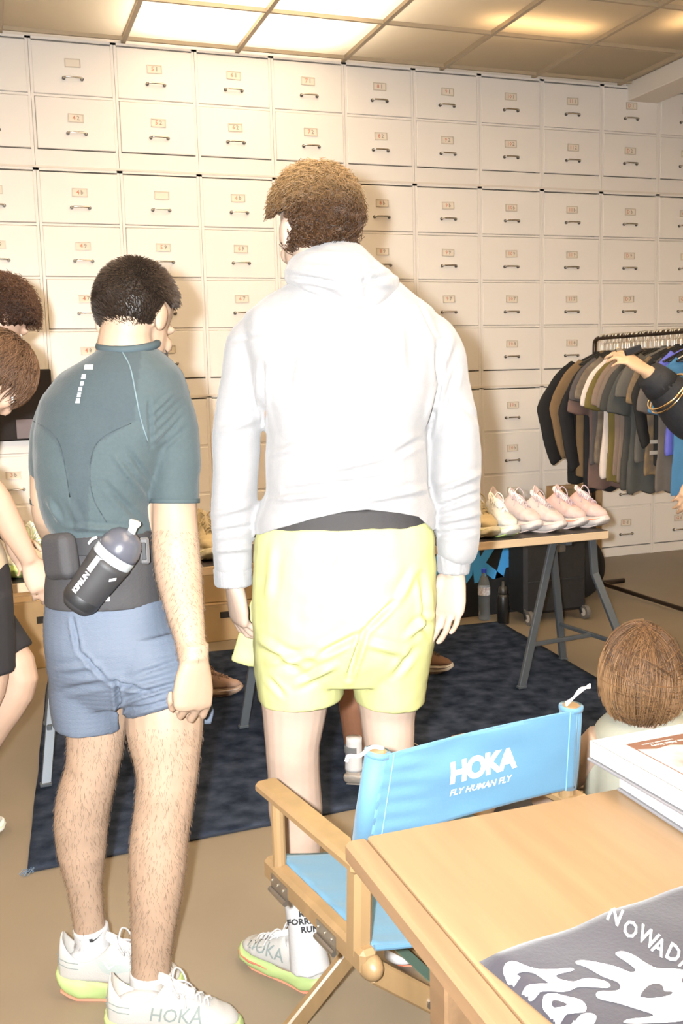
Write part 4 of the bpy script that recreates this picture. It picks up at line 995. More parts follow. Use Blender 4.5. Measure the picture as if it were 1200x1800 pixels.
segs = pxsegs([(770, 575, 748, 730, 2.03, .010, -.016), (800, 590, 770, 690, 2.06, .014, .006), (735, 600, 725, 700, 2.02, .02, .005), (470, 590, 465, 730, 2.03, .012, -.008), (440, 560, 500, 610, 2.02, .02, .005),
 (830, 830, 770, 880, 2.06, .010, .011), (838, 870, 775, 905, 2.06, .009, -.011), (838, 905, 770, 925, 2.06, .012, .006), (380, 930, 440, 910, 2.06, .010, .004), (372, 960, 440, 975, 2.06, .012, .006),
 (600, 600, 590, 720, 2.01, .016, .008), (660, 620, 680, 700, 2.01, .014, -.008), (540, 830, 680, 800, 2.01, .012, .008), (500, 865, 700, 845, 2.01, .011, -.008), (460, 870, 560, 895, 2.01, .014, .006), (760, 860, 690, 890, 2.01, .014, .006)])
def hfn(c, n):
    c1 = hem_clamp(c, ctr, [(440, 955), (480, 935), (550, 911), (600, 899), (645, 895), (700, 902), (738, 912), (770, 945)], BH)
    lt = (c-ctr)@RH; ok = (lt > (at_h(447, 900, TH)-ctr)@RH) & (lt < (at_h(765, 900, TH)-ctr)@RH); c = np.where(ok[:, None], c1, c)
    c = folds(c, n, [(734, 522, 768, 600, 3, -.006), (768, 600, 772, 680, 4, -.010), (772, 680, 754, 765, 4, -.012), (795, 590, 775, 660, 6, .008), (805, 640, 778, 720, 5, -.008), (462, 640, 464, 745, 4, -.012), (402, 602, 455, 588, 3, -.005),
     (575, 590, 602, 705, 8, .008), (660, 590, 672, 690, 7, -.008), (700, 560, 712, 660, 7, .007), (520, 600, 500, 700, 8, -.006), (540, 835, 690, 800, 6, .010), (500, 862, 700, 838, 5, -.010), (470, 880, 590, 868, 5, .009), (640, 880, 755, 858, 5, .010), (690, 800, 748, 770, 5, -.008), (470, 800, 540, 780, 6, .007),
     (772, 862, 846, 832, 5, .012), (768, 892, 844, 866, 4, -.013), (770, 918, 842, 902, 5, .012), (766, 940, 840, 930, 4, -.010), (375, 905, 446, 885, 5, .008), (372, 938, 444, 925, 4, -.009), (374, 968, 444, 962, 5, .010), (384, 760, 455, 735, 6, .006), (800, 700, 838, 740, 5, -.006)])
    return c+n*(.006*nfield(c, 9, 3)+.0025*nfield(c, 26, 8, (1, 1, .5)))[:, None]
hoodie = mesh_world('hoodie', fused(b, .0055, 12, hfn), m_hood, P1)
b = MB()
trunk(b, [(426, 555, 618, .045, .015), (436, 532, 636, .075, .015), (455, 508, 655, .096, .0), (475, 499, 680, .105, -.02), (493, 500, 704, .110, -.03), (510, 528, 700, .095, -.045), (528, 575, 684, .060, -.075), (544, 610, 668, .028, -.10)], TH+.005)
segs2 = pxsegs([(505, 480, 610, 500, 2.0, .008, -.011), (610, 500, 690, 478, 2.0, .008, -.010), (540, 450, 640, 445, 2.0, .012, .006), (640, 450, 640, 535, 2.0, .010, -.004), (520, 500, 600, 538, 2.0, .014, .006), (560, 470, 660, 470, 1.98, .012, .005)])
mesh_world('hood', fused(b, .0045, 7, lambda c, n: folds(c, n, [(503, 482, 612, 502, 4, -.012), (612, 502, 695, 480, 4, -.012), (535, 448, 650, 452, 5, .008), (640, 460, 645, 535, 4, -.008), (520, 500, 605, 540, 5, .008), (660, 500, 690, 500, 5, .006)])+n*(.004*nfield(c, 16, 5))[:, None]), m_hood, hoodie)
for pts in ([(409, 997, 34, TH), (409.5, 1010, 33.5, TH), (410, 1029, 32.5, TH)], [(798, 975, 31, TH), (797, 990, 29, TH), (796, 1007, 27.5, TH)]):
    b = MB(); limb(b, pts, 28); mesh_world('cuff', fused(b, .004, 2, lambda c, n: c+n*(.0012*np.sin(np.arctan2((c-c.mean(0))@FH, (c-c.mean(0))@RH)*40))[:, None]), m_hood, hoodie)
# waistband and shorts
b = MB(); trunk(b, [(885, 462, 752, .122), (930, 458, 756, .124), (960, 456, 758, .124)], TH); mesh_world('waistband', fused(b, .006, 2), mat('black_elastic', (.022, .019, .018), .8, bump=.2, bscale=200), P1)
m_yel = mat('yellow_nylon', (.33, .325, .14), .6, var=.04, vscale=5, bump=.06, bscale=90)
b = MB()
trunk(b, [(916, 456, 758, .126), (940, 449, 763, .130), (1000, 444, 766, .138), (1060, 443, 766, .145), (1110, 444, 764, .146), (1150, 447, 760, .130), (1188, 462, 748, .10)], TH)
limb(b, [(525, 1080, 96, TH), (524, 1130, 95, TH), (526, 1180, 93, TH), (529, 1226, 90, TH)], 28, flat=.84); limb(b, [(690, 1080, 92, TH), (688, 1130, 90, TH), (685, 1180, 82, TH), (684, 1232, 75, TH)], 28, flat=.82)
limb(b, [(465, 1050, 22, TH+.10), (446, 1110, 26, TH+.105), (428, 1168, 26, TH+.11)], 18, flat=.34, up=tuple(FH))
sg3 = pxsegs([(690, 1060, 640, 1110, 2.0, .009, -.016), (640, 1110, 612, 1195, 2.02, .011, -.022), (640, 1110, 560, 1150, 2.02, .012, -.011), (450, 1130, 560, 1180, 2.03, .012, .009), (740, 1020, 750, 1130, 2.03, .010, -.011), (720, 1130, 755, 1090, 2.03, .012, .005), (580, 1190, 510, 1215, 2.03, .012, .004), (470, 1170, 520, 1215, 2.03, .012, -.004)])
ctr2 = at_h(607, 930, TH)
def sfn(c, n):
    top = c[:, 2] > at_h(607, 960, TH)[2]
    c2 = hem_clamp(c, ctr2, [(440, 905), (560, 912), (640, 921), (700, 920), (735, 912), (770, 900)], BH, False); c = np.where(top[:, None], c2, c)
    c = folds(c, n, [(692, 1058, 640, 1108, 4, -.014), (640, 1108, 612, 1192, 4, -.018), (640, 1110, 560, 1152, 5, -.012), (560, 1152, 470, 1165, 6, .007), (455, 1125, 540, 1175, 6, .009), (590, 1170, 520, 1205, 5, .008), (742, 1010, 752, 1120, 5, -.010), (715, 1120, 756, 1082, 5, .010), (640, 1130, 720, 1150, 6, .007), (730, 1000, 700, 1060, 6, .006), (480, 960, 470, 1060, 7, .006), (600, 960, 560, 1010, 9, .004), (690, 1190, 730, 1140, 5, -.007), (470, 1190, 500, 1225, 4, -.006)])
    return c+n*(.004*nfield(c, 11, 1)+.002*nfield(c, 30, 4))[:, None]
mesh_world('shorts', fused(b, .0048, 9, sfn), m_yel, P1)
# socks and shoes
for i, (pts, Mf) in enumerate((([(527, 1540, 33.5, TH-.008), (530, 1572, 33, TH-.01), (536, 1625, 31, TH-.015), (541, 1672, 33, TH-.018), (545, 1700, 36, TH-.02)], fl1), ([(697, 1560, 30, TH-.015), (702, 1610, 29, TH-.02), (706, 1680, 31, TH-.02)], fr1))):
    b = MB(); limb(b, pts, 26); b.ell(Mf@V((0, -.06, .062)), (.031, .070, .040), Mf); so = mesh_world('sock', fused(b, .0042, 3), m_sock, P1)
    if i == 0:
        st = bvh_of([so])
        for tx_, x, y in (('RUN', 541, 1606), ('FORREST', 536, 1620), ('RUN', 545, 1634)):
            o0 = at_h(x, y, TH-.1); me = text_mesh(tx_, .0200, bold=.0008, res=2, space=1.02); decal('sock_lettering', me, frame(o0, V(RH)+V((0, 0, .06)), (0, 0, 1)), st, m_ink, so, .0012, direction=ray(x, y), maxedge=.006)
        mb = MB(); pth = [at_h(x, y, TH-.1) for x, y in ((519, 1640), (525, 1644), (535, 1646), (548, 1645), (558, 1640), (564, 1634))]
        mb.tube(smooth_path(pth, 5), .0011, 5); mb.ell(pth[0], (.003, .003, .003), nu=8, nv=6); me = mesh_of(mb); decal('sock_smile', me, frame((0, 0, 0), (1, 0, 0), (0, 0, 1)), st, m_ink, so, .0008, direction=ray(540, 1630), maxedge=.02)
    sh = shoe('running_shoe', Mf, SM_MEN, parent=P1, sc=.90 if i == 0 else .95)
    if i == 0:
        tb_ = bvh_of([sh]); o0 = wm(sh)@V((-.06, .035, .075)); y_ = -(wm(sh).to_3x3()@V((0, 1, 0))).normalized()
        me = text_mesh('HOKA', .042, bold=.0004, res=2); decal('shoe_lettering', me, frame(o0, y_, (0, 0, 1)), tb_, m_gline, sh, .001, maxedge=.006)
# ---------------------------------------------------------------- man in the teal shirt
LH = 2.15
p0 = at_z(210, 1760); P2 = empty('person', (p0[0], p0[1], 0), 'man in teal running shirt and blue shorts with a black waist belt', 'person')
b = MB()
hc = at_h(238, 549, LH+.02); fdir = FH*.84+RH*.34-np.array([0, 0, .52])
hd2 = head_pieces(b, hc, fdir, (0, 0, 1), .97)
limb(b, [(232, 545, 45, LH+.0), (222, 585, 46, LH-.01), (222, 630, 55, LH-.01)])
trunk(b, [(612, 180, 270, .06), (650, 120, 300, .085), (720, 95, 300, .105), (830, 100, 270, .105), (930, 115, 275, .10), (1040, 100, 290, .105), (1110, 100, 305, .11), (1150, 110, 310, .09)], LH)
limb(b, [(285, 700, 42, LH), (302, 780, 40, LH-.01), (305, 860, 40, LH-.02), (307, 915, 40, LH-.04), (309, 960, 42, LH-.06), (314, 1010, 41, LH-.08), (324, 1070, 34, LH-.12), (334, 1125, 27, LH-.16), (341, 1165, 26, LH-.18)])
limb(b, [(105, 720, 38, LH), (86, 790, 30, LH+.01), (80, 850, 27, LH+.02), (82, 905, 25, LH+.04), (96, 945, 22, LH+.12), (118, 975, 19, LH+.20), (135, 990, 17, LH+.25)])
wr = at_h(342, 1160, LH-.18)
hand(b, hframe(wr, at_h(339, 1240, LH-.185)-wr, RH*.55-FH*.83), -1, ((38, 78, 45), (42, 82, 45), (46, 84, 45), (50, 84, 45)), thumb=(.25, .85, -.45), tcurl=4, s=1.08)
wl = at_h(135, 990, LH+.25); hand(b, hframe(wl, FH*.9+RH*.5, np.array([0, 0, 1.0])-RH*.3), 1, (25, 30, 20))
limb(b, [(165, 1140, 66, LH), (168, 1230, 60, LH+.005), (169, 1290, 51, LH+.005), (162, 1350, 46, LH+.01), (148, 1405, 48, LH+.02), (143, 1450, 47, LH+.025), (144, 1500, 42, LH+.025), (149, 1560, 30, LH+.02), (156, 1615, 27, LH+.02), (162, 1665, 29, LH+.02)])
limb(b, [(268, 1140, 68, LH-.02), (287, 1220, 70, LH-.04), (290, 1287, 67, LH-.055), (293, 1330, 59, LH-.065), (293, 1370, 53, LH-.075), (287, 1425, 51, LH-.08), (280, 1475, 51, LH-.085), (277, 1520, 50, LH-.09), (274, 1575, 45, LH-.095), (269, 1630, 39, LH-.10), (266, 1680, 35, LH-.105), (266, 1725, 35, LH-.11)])
fl2 = shoe_between(at_z(106, 1742), at_z(262, 1748)); fr2 = shoe_between(at_z(190, 1822), at_z(398, 1828))
for Mf in (fl2, fr2): b.ell(Mf@V((0, -.02, .045)), (.032, .10, .032), Mf)
mesh_world('body', fused(b, .0042, 4), m_skin2, P2); eyes(P2, *hd2)
hair('hair', P2, hd2[0]+hd2[3]*.018, hd2[1], hd2[2], hd2[3], (.079, .098, .091), 7500, 'short', [(.012, .007, .004), (.010, .006, .004), (.030, .018, .011), (.05, .03, .018)], .015, .0011, 5, region=lambda d: (d.z > -.93+max(0, d.y+.45)*1.0) and not (d.y > .25 and d.z < .45) and not (abs(d.x) > .75 and d.y > -.2 and d.z < .0))
# beard along the jaw
rn = random.Random(2); vb = []; fb = []
c_, r_, f_, u_ = hd2
for q in range(900):
    a = rn.uniform(-1, 1); t = rn.uniform(0, 1)
    pb = c_+r_*(.060*math.sin(a*1.5))+f_*(.050+.046*math.cos(a*1.5))-u_*(.060+.065*t); dirn = (f_*.5*math.cos(a)+r_*.5*math.sin(a)-u_*.8)
    v_, g_ = tube([pb, pb+dirn*.010], [.0009, .0004], 3, False); n0 = len(vb); vb += v_; fb += [tuple(i+n0 for i in q_) for q_ in g_]
tag(mk('beard', vb, fb, mat('beard_dark', (.012, .008, .005), .6), P2), kind='stuff')
# shirt
m_teal = mat('teal_knit', (.07, .105, .115), .85, vcol=True, var=.10, vscale=150, bump=.25, bscale=320, sheen=.1)
b = MB()
trunk(b, [(606, 186, 268, .066), (625, 158, 290, .085), (655, 108, 318, .108), (700, 72, 332, .124), (760, 64, 322, .134), (830, 66, 292, .134), (880, 76, 270, .130), (912, 84, 272, .125), (935, 98, 280, .121), (952, 104, 284, .118)], LH)
limb(b, [(278, 690, 46, LH), (300, 740, 47, LH-.01), (306, 800, 46, LH-.02), (306, 850, 45, LH-.025), (306, 883, 44, LH-.03)])
limb(b, [(112, 705, 38, LH), (90, 760, 36, LH+.005), (83, 820, 32, LH+.015), (82, 884, 28, LH+.03)])
SB_ = LH-.125
sg = pxsegs([(262, 660, 268, 780, 2.03, .008, -.005), (255, 730, 300, 690, 2.03, .008, .004), (262, 760, 320, 705, 2.04, .008, .004), (266, 785, 322, 730, 2.04, .008, .003), (200, 800, 262, 880, 2.02, .012, .004), (215, 780, 262, 850, 2.02, .010, -.004), (190, 850, 255, 920, 2.02, .012, -.004),
  (90, 880, 110, 922, 2.06, .012, .006), (110, 925, 250, 930, 2.02, .010, .006)])
def tfn(c, n):
    lt = (c-at_h(180, 900, LH))@RH
    c = folds(c, n, [(262, 700, 266, 785, 3, -.008), (262, 730, 305, 690, 3, .006), (264, 755, 318, 702, 3, -.006), (268, 778, 322, 722, 3, .006), (285, 790, 330, 750, 4, -.004), (200, 800, 258, 880, 4, .006), (225, 790, 262, 845, 4, -.006), (185, 850, 255, 925, 5, -.006), (110, 925, 250, 935, 4, .007), (85, 880, 105, 918, 4, .008), (120, 880, 140, 925, 5, .004)])
    return c+n*(.004*nfield(c, 10, 2)+.0015*nfield(c, 30, 6))[:, None]
me = fused(b, .0048, 8, tfn)
def tcol(co):
    x, y = project_px(co); near = ((co-at_h(190, 800, LH))@FH) < .03
    base = np.array([.031, .045, .048]); pan = np.array([.023, .034, .038]); out = np.tile(base, (len(co), 1))
    xr = np.interp(y, [610, 660, 720, 740, 780, 820, 930], [250, 244, 238, 236, 170, 158, 155]); xl = np.interp(y, [610, 700, 735, 780, 830, 930], [100, 60, 55, 100, 118, 130])
    ins = near & (x > xl) & (x < xr) & (y < 935); out[ins] = pan
    for P in ([(213, 612), (228, 640), (240, 690), (250, 740), (262, 785)], ):
        continue
        xs = np.interp(y, [q[1] for q in P], [q[0] for q in P]); ln = near & (np.abs(x-xs) < 1.6) & (y > P[0][1]) & (y < P[-1][1]); out[ln] = [.17, .23, .245]
    return out
paint(me, tcol); shirt = mesh_world('shirt', me, m_teal, P2)
for pts in ([(306, 876, 45, LH-.029), (306, 884, 45, LH-.03)], [(82, 877, 29, LH+.03), (82, 885, 28.6, LH+.031)]):
    b = MB(); limb(b, pts, 26, per=3); b.build('sleeve_hem', mat('teal_hem', (.031, .045, .048), .85), shirt, True)
b = MB(); ccx = at_h(226, 607, LH-.005); b.tube([ccx+RH*(.060*math.cos(a))+FH*(.072*math.sin(a))+np.array([0, 0, .002+.014*math.sin(a)]) for a in np.linspace(0, 2*math.pi, 33)], .009, 8, cap=False); b.build('neckband', mat('teal_neckband', (.030, .046, .052), .85), shirt, True)
tt_ = bvh_of([shirt])
def seam_px(name, pts, target, m, parent, hh, r=.0011, maxedge=.02):
    mb = MB(); mb.tube(smooth_path([at_h(x, y, hh) for x, y in pts], 6), r, 5); me = mesh_of(mb)
    return decal(name, me, Matrix.Identity(4), target, m, parent, .0006, direction=ray(*pts[len(pts)//2]), maxedge=maxedge)
m_seam = mat('teal_seam', (.085, .12, .13), .8)
seam_px('seam', [(213, 612), (228, 642), (238, 690), (248, 740), (262, 785)], tt_, m_seam, shirt, LH-.25, .0014)
seam_px('seam', [(52, 735), (85, 755), (104, 780), (116, 830), (124, 880)], tt_, mat('teal_seam_dark', (.02, .03, .035), .8), shirt, LH-.25, .0010)
seam_px('seam', [(236, 738), (190, 760), (166, 785), (158, 830), (165, 880), (190, 925)], tt_, MATS['teal_seam_dark'], shirt, LH-.25, .0010)
m_refl = mat('reflective_print', (.60, .60, .58), .5)
P_ = [(156, 645), (147, 662), (144, 674), (141, 684), (139, 694), (137, 704)]
for (x, y), (w_, h_) in zip(P_, ((17, 9), (8, 9), (6, 8), (7, 8), (7, 8), (8, 9))):
    me = poly_mesh([[(x-w_/2+1, y-h_/2), (x+w_/2, y-h_/2), (x+w_/2-1, y+h_/2), (x-w_/2-1, y+h_/2)]])
    for v in me.vertices: v.co = V(at_h(v.co.x, v.co.y, LH-.25))
    decal('reflective_mark', me, Matrix.Identity(4), tt_, m_refl, shirt, .0015, direction=ray(x, y), maxedge=.006)
# belt
m_belt = mat('black_mesh_belt', (.026, .024, .025), .8, bump=.3, bscale=240)
b = MB(); trunk(b, [(926, 106, 276, .124), (945, 103, 286, .127), (985, 88, 292, .131), (1020, 84, 295, .133), (1052, 83, 299, .134)], LH)
belt = mesh_world('running_belt', fused(b, .005, 4, lambda c, n: seg_ridge(c, n, pxsegs([(95, 985, 290, 985, 2.02, .006, -.003), (200, 1030, 285, 985, 2.02, .010, .005), (215, 1045, 290, 1010, 2.02, .008, -.004)]))), m_belt, P2)
b = MB(); trunk(b, [(930, 104, 284, .130), (945, 103, 287, .131), (958, 101, 289, .132)], LH); b.build('belt_strap', mat('belt_strap_black', (.016, .015, .016), .7), belt, True)
pc = at_h(106, 978, LH-.135); px_ = V(RH*.80-FH*.60).normalized(); R = Matrix((px_, V((0, 0, 1)).cross(px_), V((0, 0, 1)))).transposed().to_4x4()@Matrix.Rotation(math.radians(-8), 4, 'Y')
b = MB(); b.box(pc, (.082, .045, .095), R, .012); mesh_world('pouch', fused(b, .004, 6, lambda c, n: c+n*(.002*nfield(c, 20, 2))[:, None]), m_belt, belt)
bcl = at_h(254, 968, SB_-.006); MB().box(bcl, (.020, .012, .056), Matrix((V(RH), V(FH), V((0, 0, 1)))).transposed().to_4x4(), .004).build('buckle', mat('buckle_grey', (.075, .072, .072), .35), belt)
MB().box(bcl-FH*.007, (.009, .004, .036), Matrix((V(RH), V(FH), V((0, 0, 1)))).transposed().to_4x4(), .001).build('buckle_slot', mat('buckle_slot', (.012, .012, .012), .5), belt)
MB().tube(smooth_path([at_h(156, 955, 1.985), at_h(162, 948, 1.98), at_h(170, 944, 1.985)], 4), .0028, 6).build('zip_pull', mat('zip_pull_white', (.7, .68, .66), .5), belt)
# bottle in its holster
bh = 1.965; A = at_h(136, 1062, bh+.01); Bt = at_h(226, 944, bh+.02); ax = (Bt-A); LB = np.linalg.norm(ax); ax /= LB
def lathe_axis(o, d, prof, n=28):
    d = V(d).normalized(); x = d.cross(V(FH)).normalized(); y = d.cross(x); o = V(o)
    return [[o+d*z+x*(r*math.cos(2*math.pi*k/n))+y*(r*math.sin(2*math.pi*k/n)) for k in range(n)] for r, z in prof]
hol = MB().rings(lathe_axis(A, ax, [(.026, -.010), (.034, .0), (.0385, .02), (.0415, .06), (.0440, .100), (.0455, .114)])).build('bottle_holster', mat('holster_black', (.020, .019, .020), .6), belt, True)
MB().rings(lathe_axis(A, ax, [(.0365, .003), (.0388, .010), (.0395, .020), (.0388, .024)]), cap=False).build('holster_band', mat('holster_band', (.010, .010, .011), .5), hol, True)
ht_ = bvh_of([hol]); xv = V(ax); yv = V(ax).cross(V(FH)).normalized()*-1
yv = V(CU)-V(ax)*V(CU).dot(V(ax))
me = text_mesh('KIPRUN', .0140, bold=.0007, res=2); o0 = A+ax*.052+np.array(yv.normalized())*.018-FH*.1; decal('holster_lettering', me, frame(o0, xv, yv), ht_, m_tpr, hol, .001, direction=FH, maxedge=.006)
me = poly_mesh([[(-.020, -.0055), (.020, -.0055), (.020, .0055), (-.020, .0055)]]); o0 = A+ax*.100+np.array(yv.normalized())*.020-FH*.1; decal('holster_stripe', me, frame(o0, xv, yv), ht_, m_tpr, hol, .001, direction=FH, maxedge=.006)
me = poly_mesh([[(-.006, -.003), (.006, -.003), (.008, .003), (-.004, .003)]]); o0 = A+ax*.092-np.array(yv.normalized())*.028-FH*.1; decal('holster_mark', me, frame(o0, RH, (0, 0, 1)), ht_, m_tpr, hol, .001, direction=FH, maxedge=.006)
BO = empty('sports_bottle', tuple(A), 'grey sports bottle tilted in the black belt of the teal-shirted man', 'bottle')
MB().rings(lathe_axis(A, ax, [(.020, -.006), (.030, .002), (.036, .02), (.039, .06), (.0415, .10), (.0425, .118), (.0425, .128)])).build('bottle_body', mat('bottle_grey', (.22, .23, .245), .35), BO, True)
MB().rings(lathe_axis(A, ax, [(.0432, .115), (.0436, .118), (.0436, .131), (.043, .134)]), cap=False).build('collar_band', mat('bottle_band', (.25, .27, .28), .35), BO, True)
MB().rings(lathe_axis(A, ax, [(.043, .131), (.0435, .140), (.042, .152), (.037, .166), (.028, .177), (.016, .183), (.010, .184)])).build('lid', mat('bottle_lid', (.055, .056, .068), .25), BO, True)
nz = A+ax*.178+np.array(yv.normalized())*-.0; nd = V(ax)*.75+V((0, 0, .5))
MB().rings(lathe_axis(nz, nd, [(.0085, 0), (.0085, .018), (.011, .021), (.0125, .028), (.0105, .031)], 18)).build('spout', mat('spout_clear', (.62, .62, .60), .3), BO, True)
# shorts
m_bsh = mat('blue_shorts', (.074, .090, .120), .75, var=.06, vscale=6, bump=.35, bscale=200, stretch=(1, 1, 2.2))
b = MB()
trunk(b, [(1044, 85, 299, .129), (1080, 82, 308, .136), (1120, 83, 318, .145), (1160, 86, 326, .142), (1195, 92, 330, .12), (1225, 105, 325, .10)], LH)
limb(b, [(162, 1130, 92, LH), (159, 1180, 88, LH+.005), (157, 1230, 82, LH+.005), (157, 1272, 78, LH+.005)], 28, flat=.80)
limb(b, [(258, 1130, 90, LH-.02), (272, 1175, 92, LH-.035), (288, 1215, 88, LH-.045), (296, 1238, 84, LH-.05)], 28, flat=.86)
sg4 = pxsegs([(125, 1080, 140, 1150, 2.02, .010, -.005), (140, 1150, 180, 1190, 2.02, .010, -.006), (190, 1195, 260, 1215, 2.01, .010, -.007), (200, 1200, 215, 1280, 2.01, .012, -.010), (205, 1235, 310, 1205, 1.99, .008, .006), (215, 1255, 312, 1222, 1.99, .008, -.005), (210, 1215, 315, 1190, 1.99, .010, .005), (100, 1180, 180, 1170, 2.02, .012, .004), (110, 1220, 190, 1200, 2.02, .012, -.004)])
mesh_world('shorts', fused(b, .0048, 7, lambda c, n: folds(c, n, [(127, 1085, 138, 1145, 3, -.008), (138, 1145, 185, 1192, 3, -.010), (192, 1196, 262, 1216, 3, -.012), (205, 1195, 214, 1280, 4, -.014), (212, 1238, 308, 1208, 3, .010), (218, 1256, 312, 1226, 3, -.009), (215, 1218, 314, 1192, 4, .008), (230, 1190, 318, 1160, 4, -.006), (100, 1178, 175, 1168, 5, .006), (108, 1215, 185, 1200, 5, -.006), (200, 1250, 260, 1240, 3, -.008)])+n*(.0035*nfield(c, 12, 7)+.0004*np.sin(c[:, 2]*520+2*nfield(c, 8, 3)))[:, None]), m_bsh, P2)
b = MB(); limb(b, [(352, 1228, 16, LH+.02), (361, 1250, 15, LH+.02), (362, 1272, 9, LH+.02)], 14, flat=.3, up=tuple(FH)); b.build('shorts_flap', m_bsh, P2, True)
me = poly_mesh([[(-.013, -.005), (.013, -.005), (.013, .005), (-.013, .005)]]); 
MB().box(at_h(180, 1053, LH-.139), (.030, .003, .010), Matrix((V(RH), V(FH), V((0, 0, 1)))).transposed().to_4x4(), .001).build('shorts_tag', m_tpr, P2)
# socks and shoes
m_mesh = mat('shoe_grey_mesh', (.28, .31, .29), .8)
for i, (pts, Mf) in enumerate((([(159, 1628, 31, LH+.02), (163, 1655, 31, LH+.02), (166, 1690, 34, LH+.02)], fl2), ([(266, 1706, 38, LH-.108), (266, 1730, 38, LH-.11), (268, 1765, 40, LH-.11)], fr2))):
    b = MB(); limb(b, pts, 26); b.ell(Mf@V((0, -.066, .078)), (.030, .062, .028), Mf); so = mesh_world('sock', fused(b, .0042, 3), m_sock, P2)
    sh = shoe('running_shoe', Mf, SM_MEN, parent=P2, sc=1.0, skip=('heel_tab',)); sh.scale.z *= 1.12
    tb_ = bvh_of([sh]); xx = wm(sh).to_3x3()@V((0, 1, 0))
    if i == 1:
        me = text_mesh('HOKA', .040, bold=.0002, res=2, shear=.2); decal('shoe_lettering', me, frame(wm(sh)@V((.12, .012, .068)), xx, (0, 0, 1)), tb_, m_gline, sh, .001, maxedge=.006)
    else:
        me = poly_mesh([[(-.05, .022), (-.03, .016), (.0, .012), (.05, .010), (.055, .0), (.02, -.004), (-.01, -.012), (-.03, -.006)]]); decal('mesh_panel', me, frame(wm(sh)@V((.12, .0, .072)), xx, (0, 0, 1)), tb_, m_mesh, sh, .0008, maxedge=.008)
        me = poly_mesh([[(-.018, .012), (-.012, .012), (-.004, .002), (.012, .008), (-.004, -.004)]]); decal('chevron_mark', me, frame(wm(sh)@V((.12, -.01, .076)), xx, (0, 0, 1)), tb_, m_tpr, sh, .0014, maxedge=.008)
    me = poly_mesh([[(-.014, -.004), (.004, .002), (.016, .012), (.004, .0), (-.006, -.006)], [(-.014, .002), (-.010, -.006), (-.004, -.004), (-.006, .003)]]); decal('sock_mark', me, frame(wm(sh)@V((.12, -.052, .122)), xx, (0, 0, 1)), bvh_of([so]), m_ink, so, .0016, maxedge=.006)
    for dz in (.082, .070):
        MB().tube([wm(sh)@V(q) for q in ((.036, -.085, dz), (.038, -.11, dz+.004), (.030, -.132, dz+.008), (.015, -.142, dz+.01))], .0011, 5).build('heel_line', m_gline, sh)

# hairs on the legs and forearm
def body_hair(body, parent, test, N, length, r, seed):
    rn = random.Random(seed); me = body.data; M = wm(body); vb = []; fb = []; vs = [M@v.co for v in me.vertices]; ns = [v.normal for v in me.vertices]
    co = np.array(vs); x, y = project_px(co); ids = np.nonzero(test(x, y))[0]
    for q in rn.sample(list(ids), min(N, len(ids))):
        p = vs[q]; n = ns[q]; t = (V((rn.uniform(-.6, .6), rn.uniform(-.6, .6), -1))).normalized(); d = (t-n*t.dot(n)).normalized(); L = length*rn.uniform(.5, 1.3)
        v_, g_ = tube([p, p+n*L*.35+d*L*.5, p+n*L*.45+d*L], [r, r*.8, r*.3], 3, False); n0 = len(vb); vb += v_; fb += [tuple(i+n0 for i in f) for f in g_]
    return tag(mk('body_hair', vb, fb, mat('body_hair', (.07, .04, .02), .6), parent), kind='stuff')
bd2 = [c for c in P2.children if c.name.startswith('body')][0]
body_hair(bd2, P2, lambda x, y: ((y > 1280) & (x < 370)) | ((y > 930) & (y < 1160) & (x > 255) & (x < 375)), 8000, .009, .00030, 4)
# ---------------------------------------------------------------- person sitting on the floor at the lower right
SH_ = 2.38
c0 = at_h(1140, 1640, SH_); P5 = empty('person', (c0[0], c0[1], 0), 'brown-haired person in grey-green shirt sitting on floor beyond the books', 'person')
b = MB(); hc = at_h(1127, 1192, SH_+.02)
hd5 = head_pieces(b, hc, FH*.86+RH*.12-np.array([0, 0, .50]), (0, 0, 1), .96)
limb(b, [(1128, 1215, 42, SH_-.01), (1132, 1262, 42, SH_-.02), (1138, 1300, 60, SH_)])
trunk(b, [(1268, 1080, 1205, .08), (1300, 1060, 1235, .09), (1420, 1065, 1230, .10), (1560, 1060, 1235, .12), (1640, 1060, 1240, .12)], SH_)
for s, xx in ((-1, 1085), (1, 1215)):
    k = c0+FH*.34+RH*(.30*s); k[2] = .12; a0 = at_h(xx, 1610, SH_+.02); f0 = c0+FH*.36+RH*(-.04*s); f0[2] = .06
    b.tube(smooth_path([a0, (a0+k)/2+np.array([0, 0, .02]), k, (k+f0)/2, f0], 4), [.085, .075, .058, .052, .038], 16)
    e0 = at_h(1062 if s < 0 else 1240, 1300, SH_); el = c0+RH*(.25*s)+FH*.08; el[2] = .30; wr = c0+RH*(.14*s)+FH*.30; wr[2] = .24
    b.tube(smooth_path([e0, (e0+el)/2, el, (el+wr)/2, wr], 4), [.048, .042, .038, .032, .026], 14)
    hand(b, hframe(wr, FH-RH*(.3*s), (0, 0, 1)), -s, (20, 25, 15))
mesh_world('body', fused(b, .006, 4), m_skin, P5); eyes(P5, *hd5)
hair('hair', P5, hd5[0]+hd5[3]*.004, hd5[1], hd5[2], hd5[3], (.092, .112, .120), 5200, 'straight', [(.035, .017, .007), (.045, .021, .009), (.17, .088, .038), (.30, .17, .08)], .19, .0015, 11, whorl=(.1, -.45, .89), region=lambda d: (d.z > -.96+max(0, d.y+.1)*1.0) and not (d.y > .4 and d.z < .40))
m_sage = mat('sage_cotton', (.27, .27, .22), .85, var=.06, bump=.15, bscale=200)
b = MB(); trunk(b, [(1250, 1098, 1180, .065), (1262, 1065, 1215, .085), (1282, 1046, 1246, .105), (1330, 1041, 1256, .122), (1420, 1044, 1252, .128), (1540, 1040, 1255, .135), (1625, 1042, 1252, .135)], SH_)
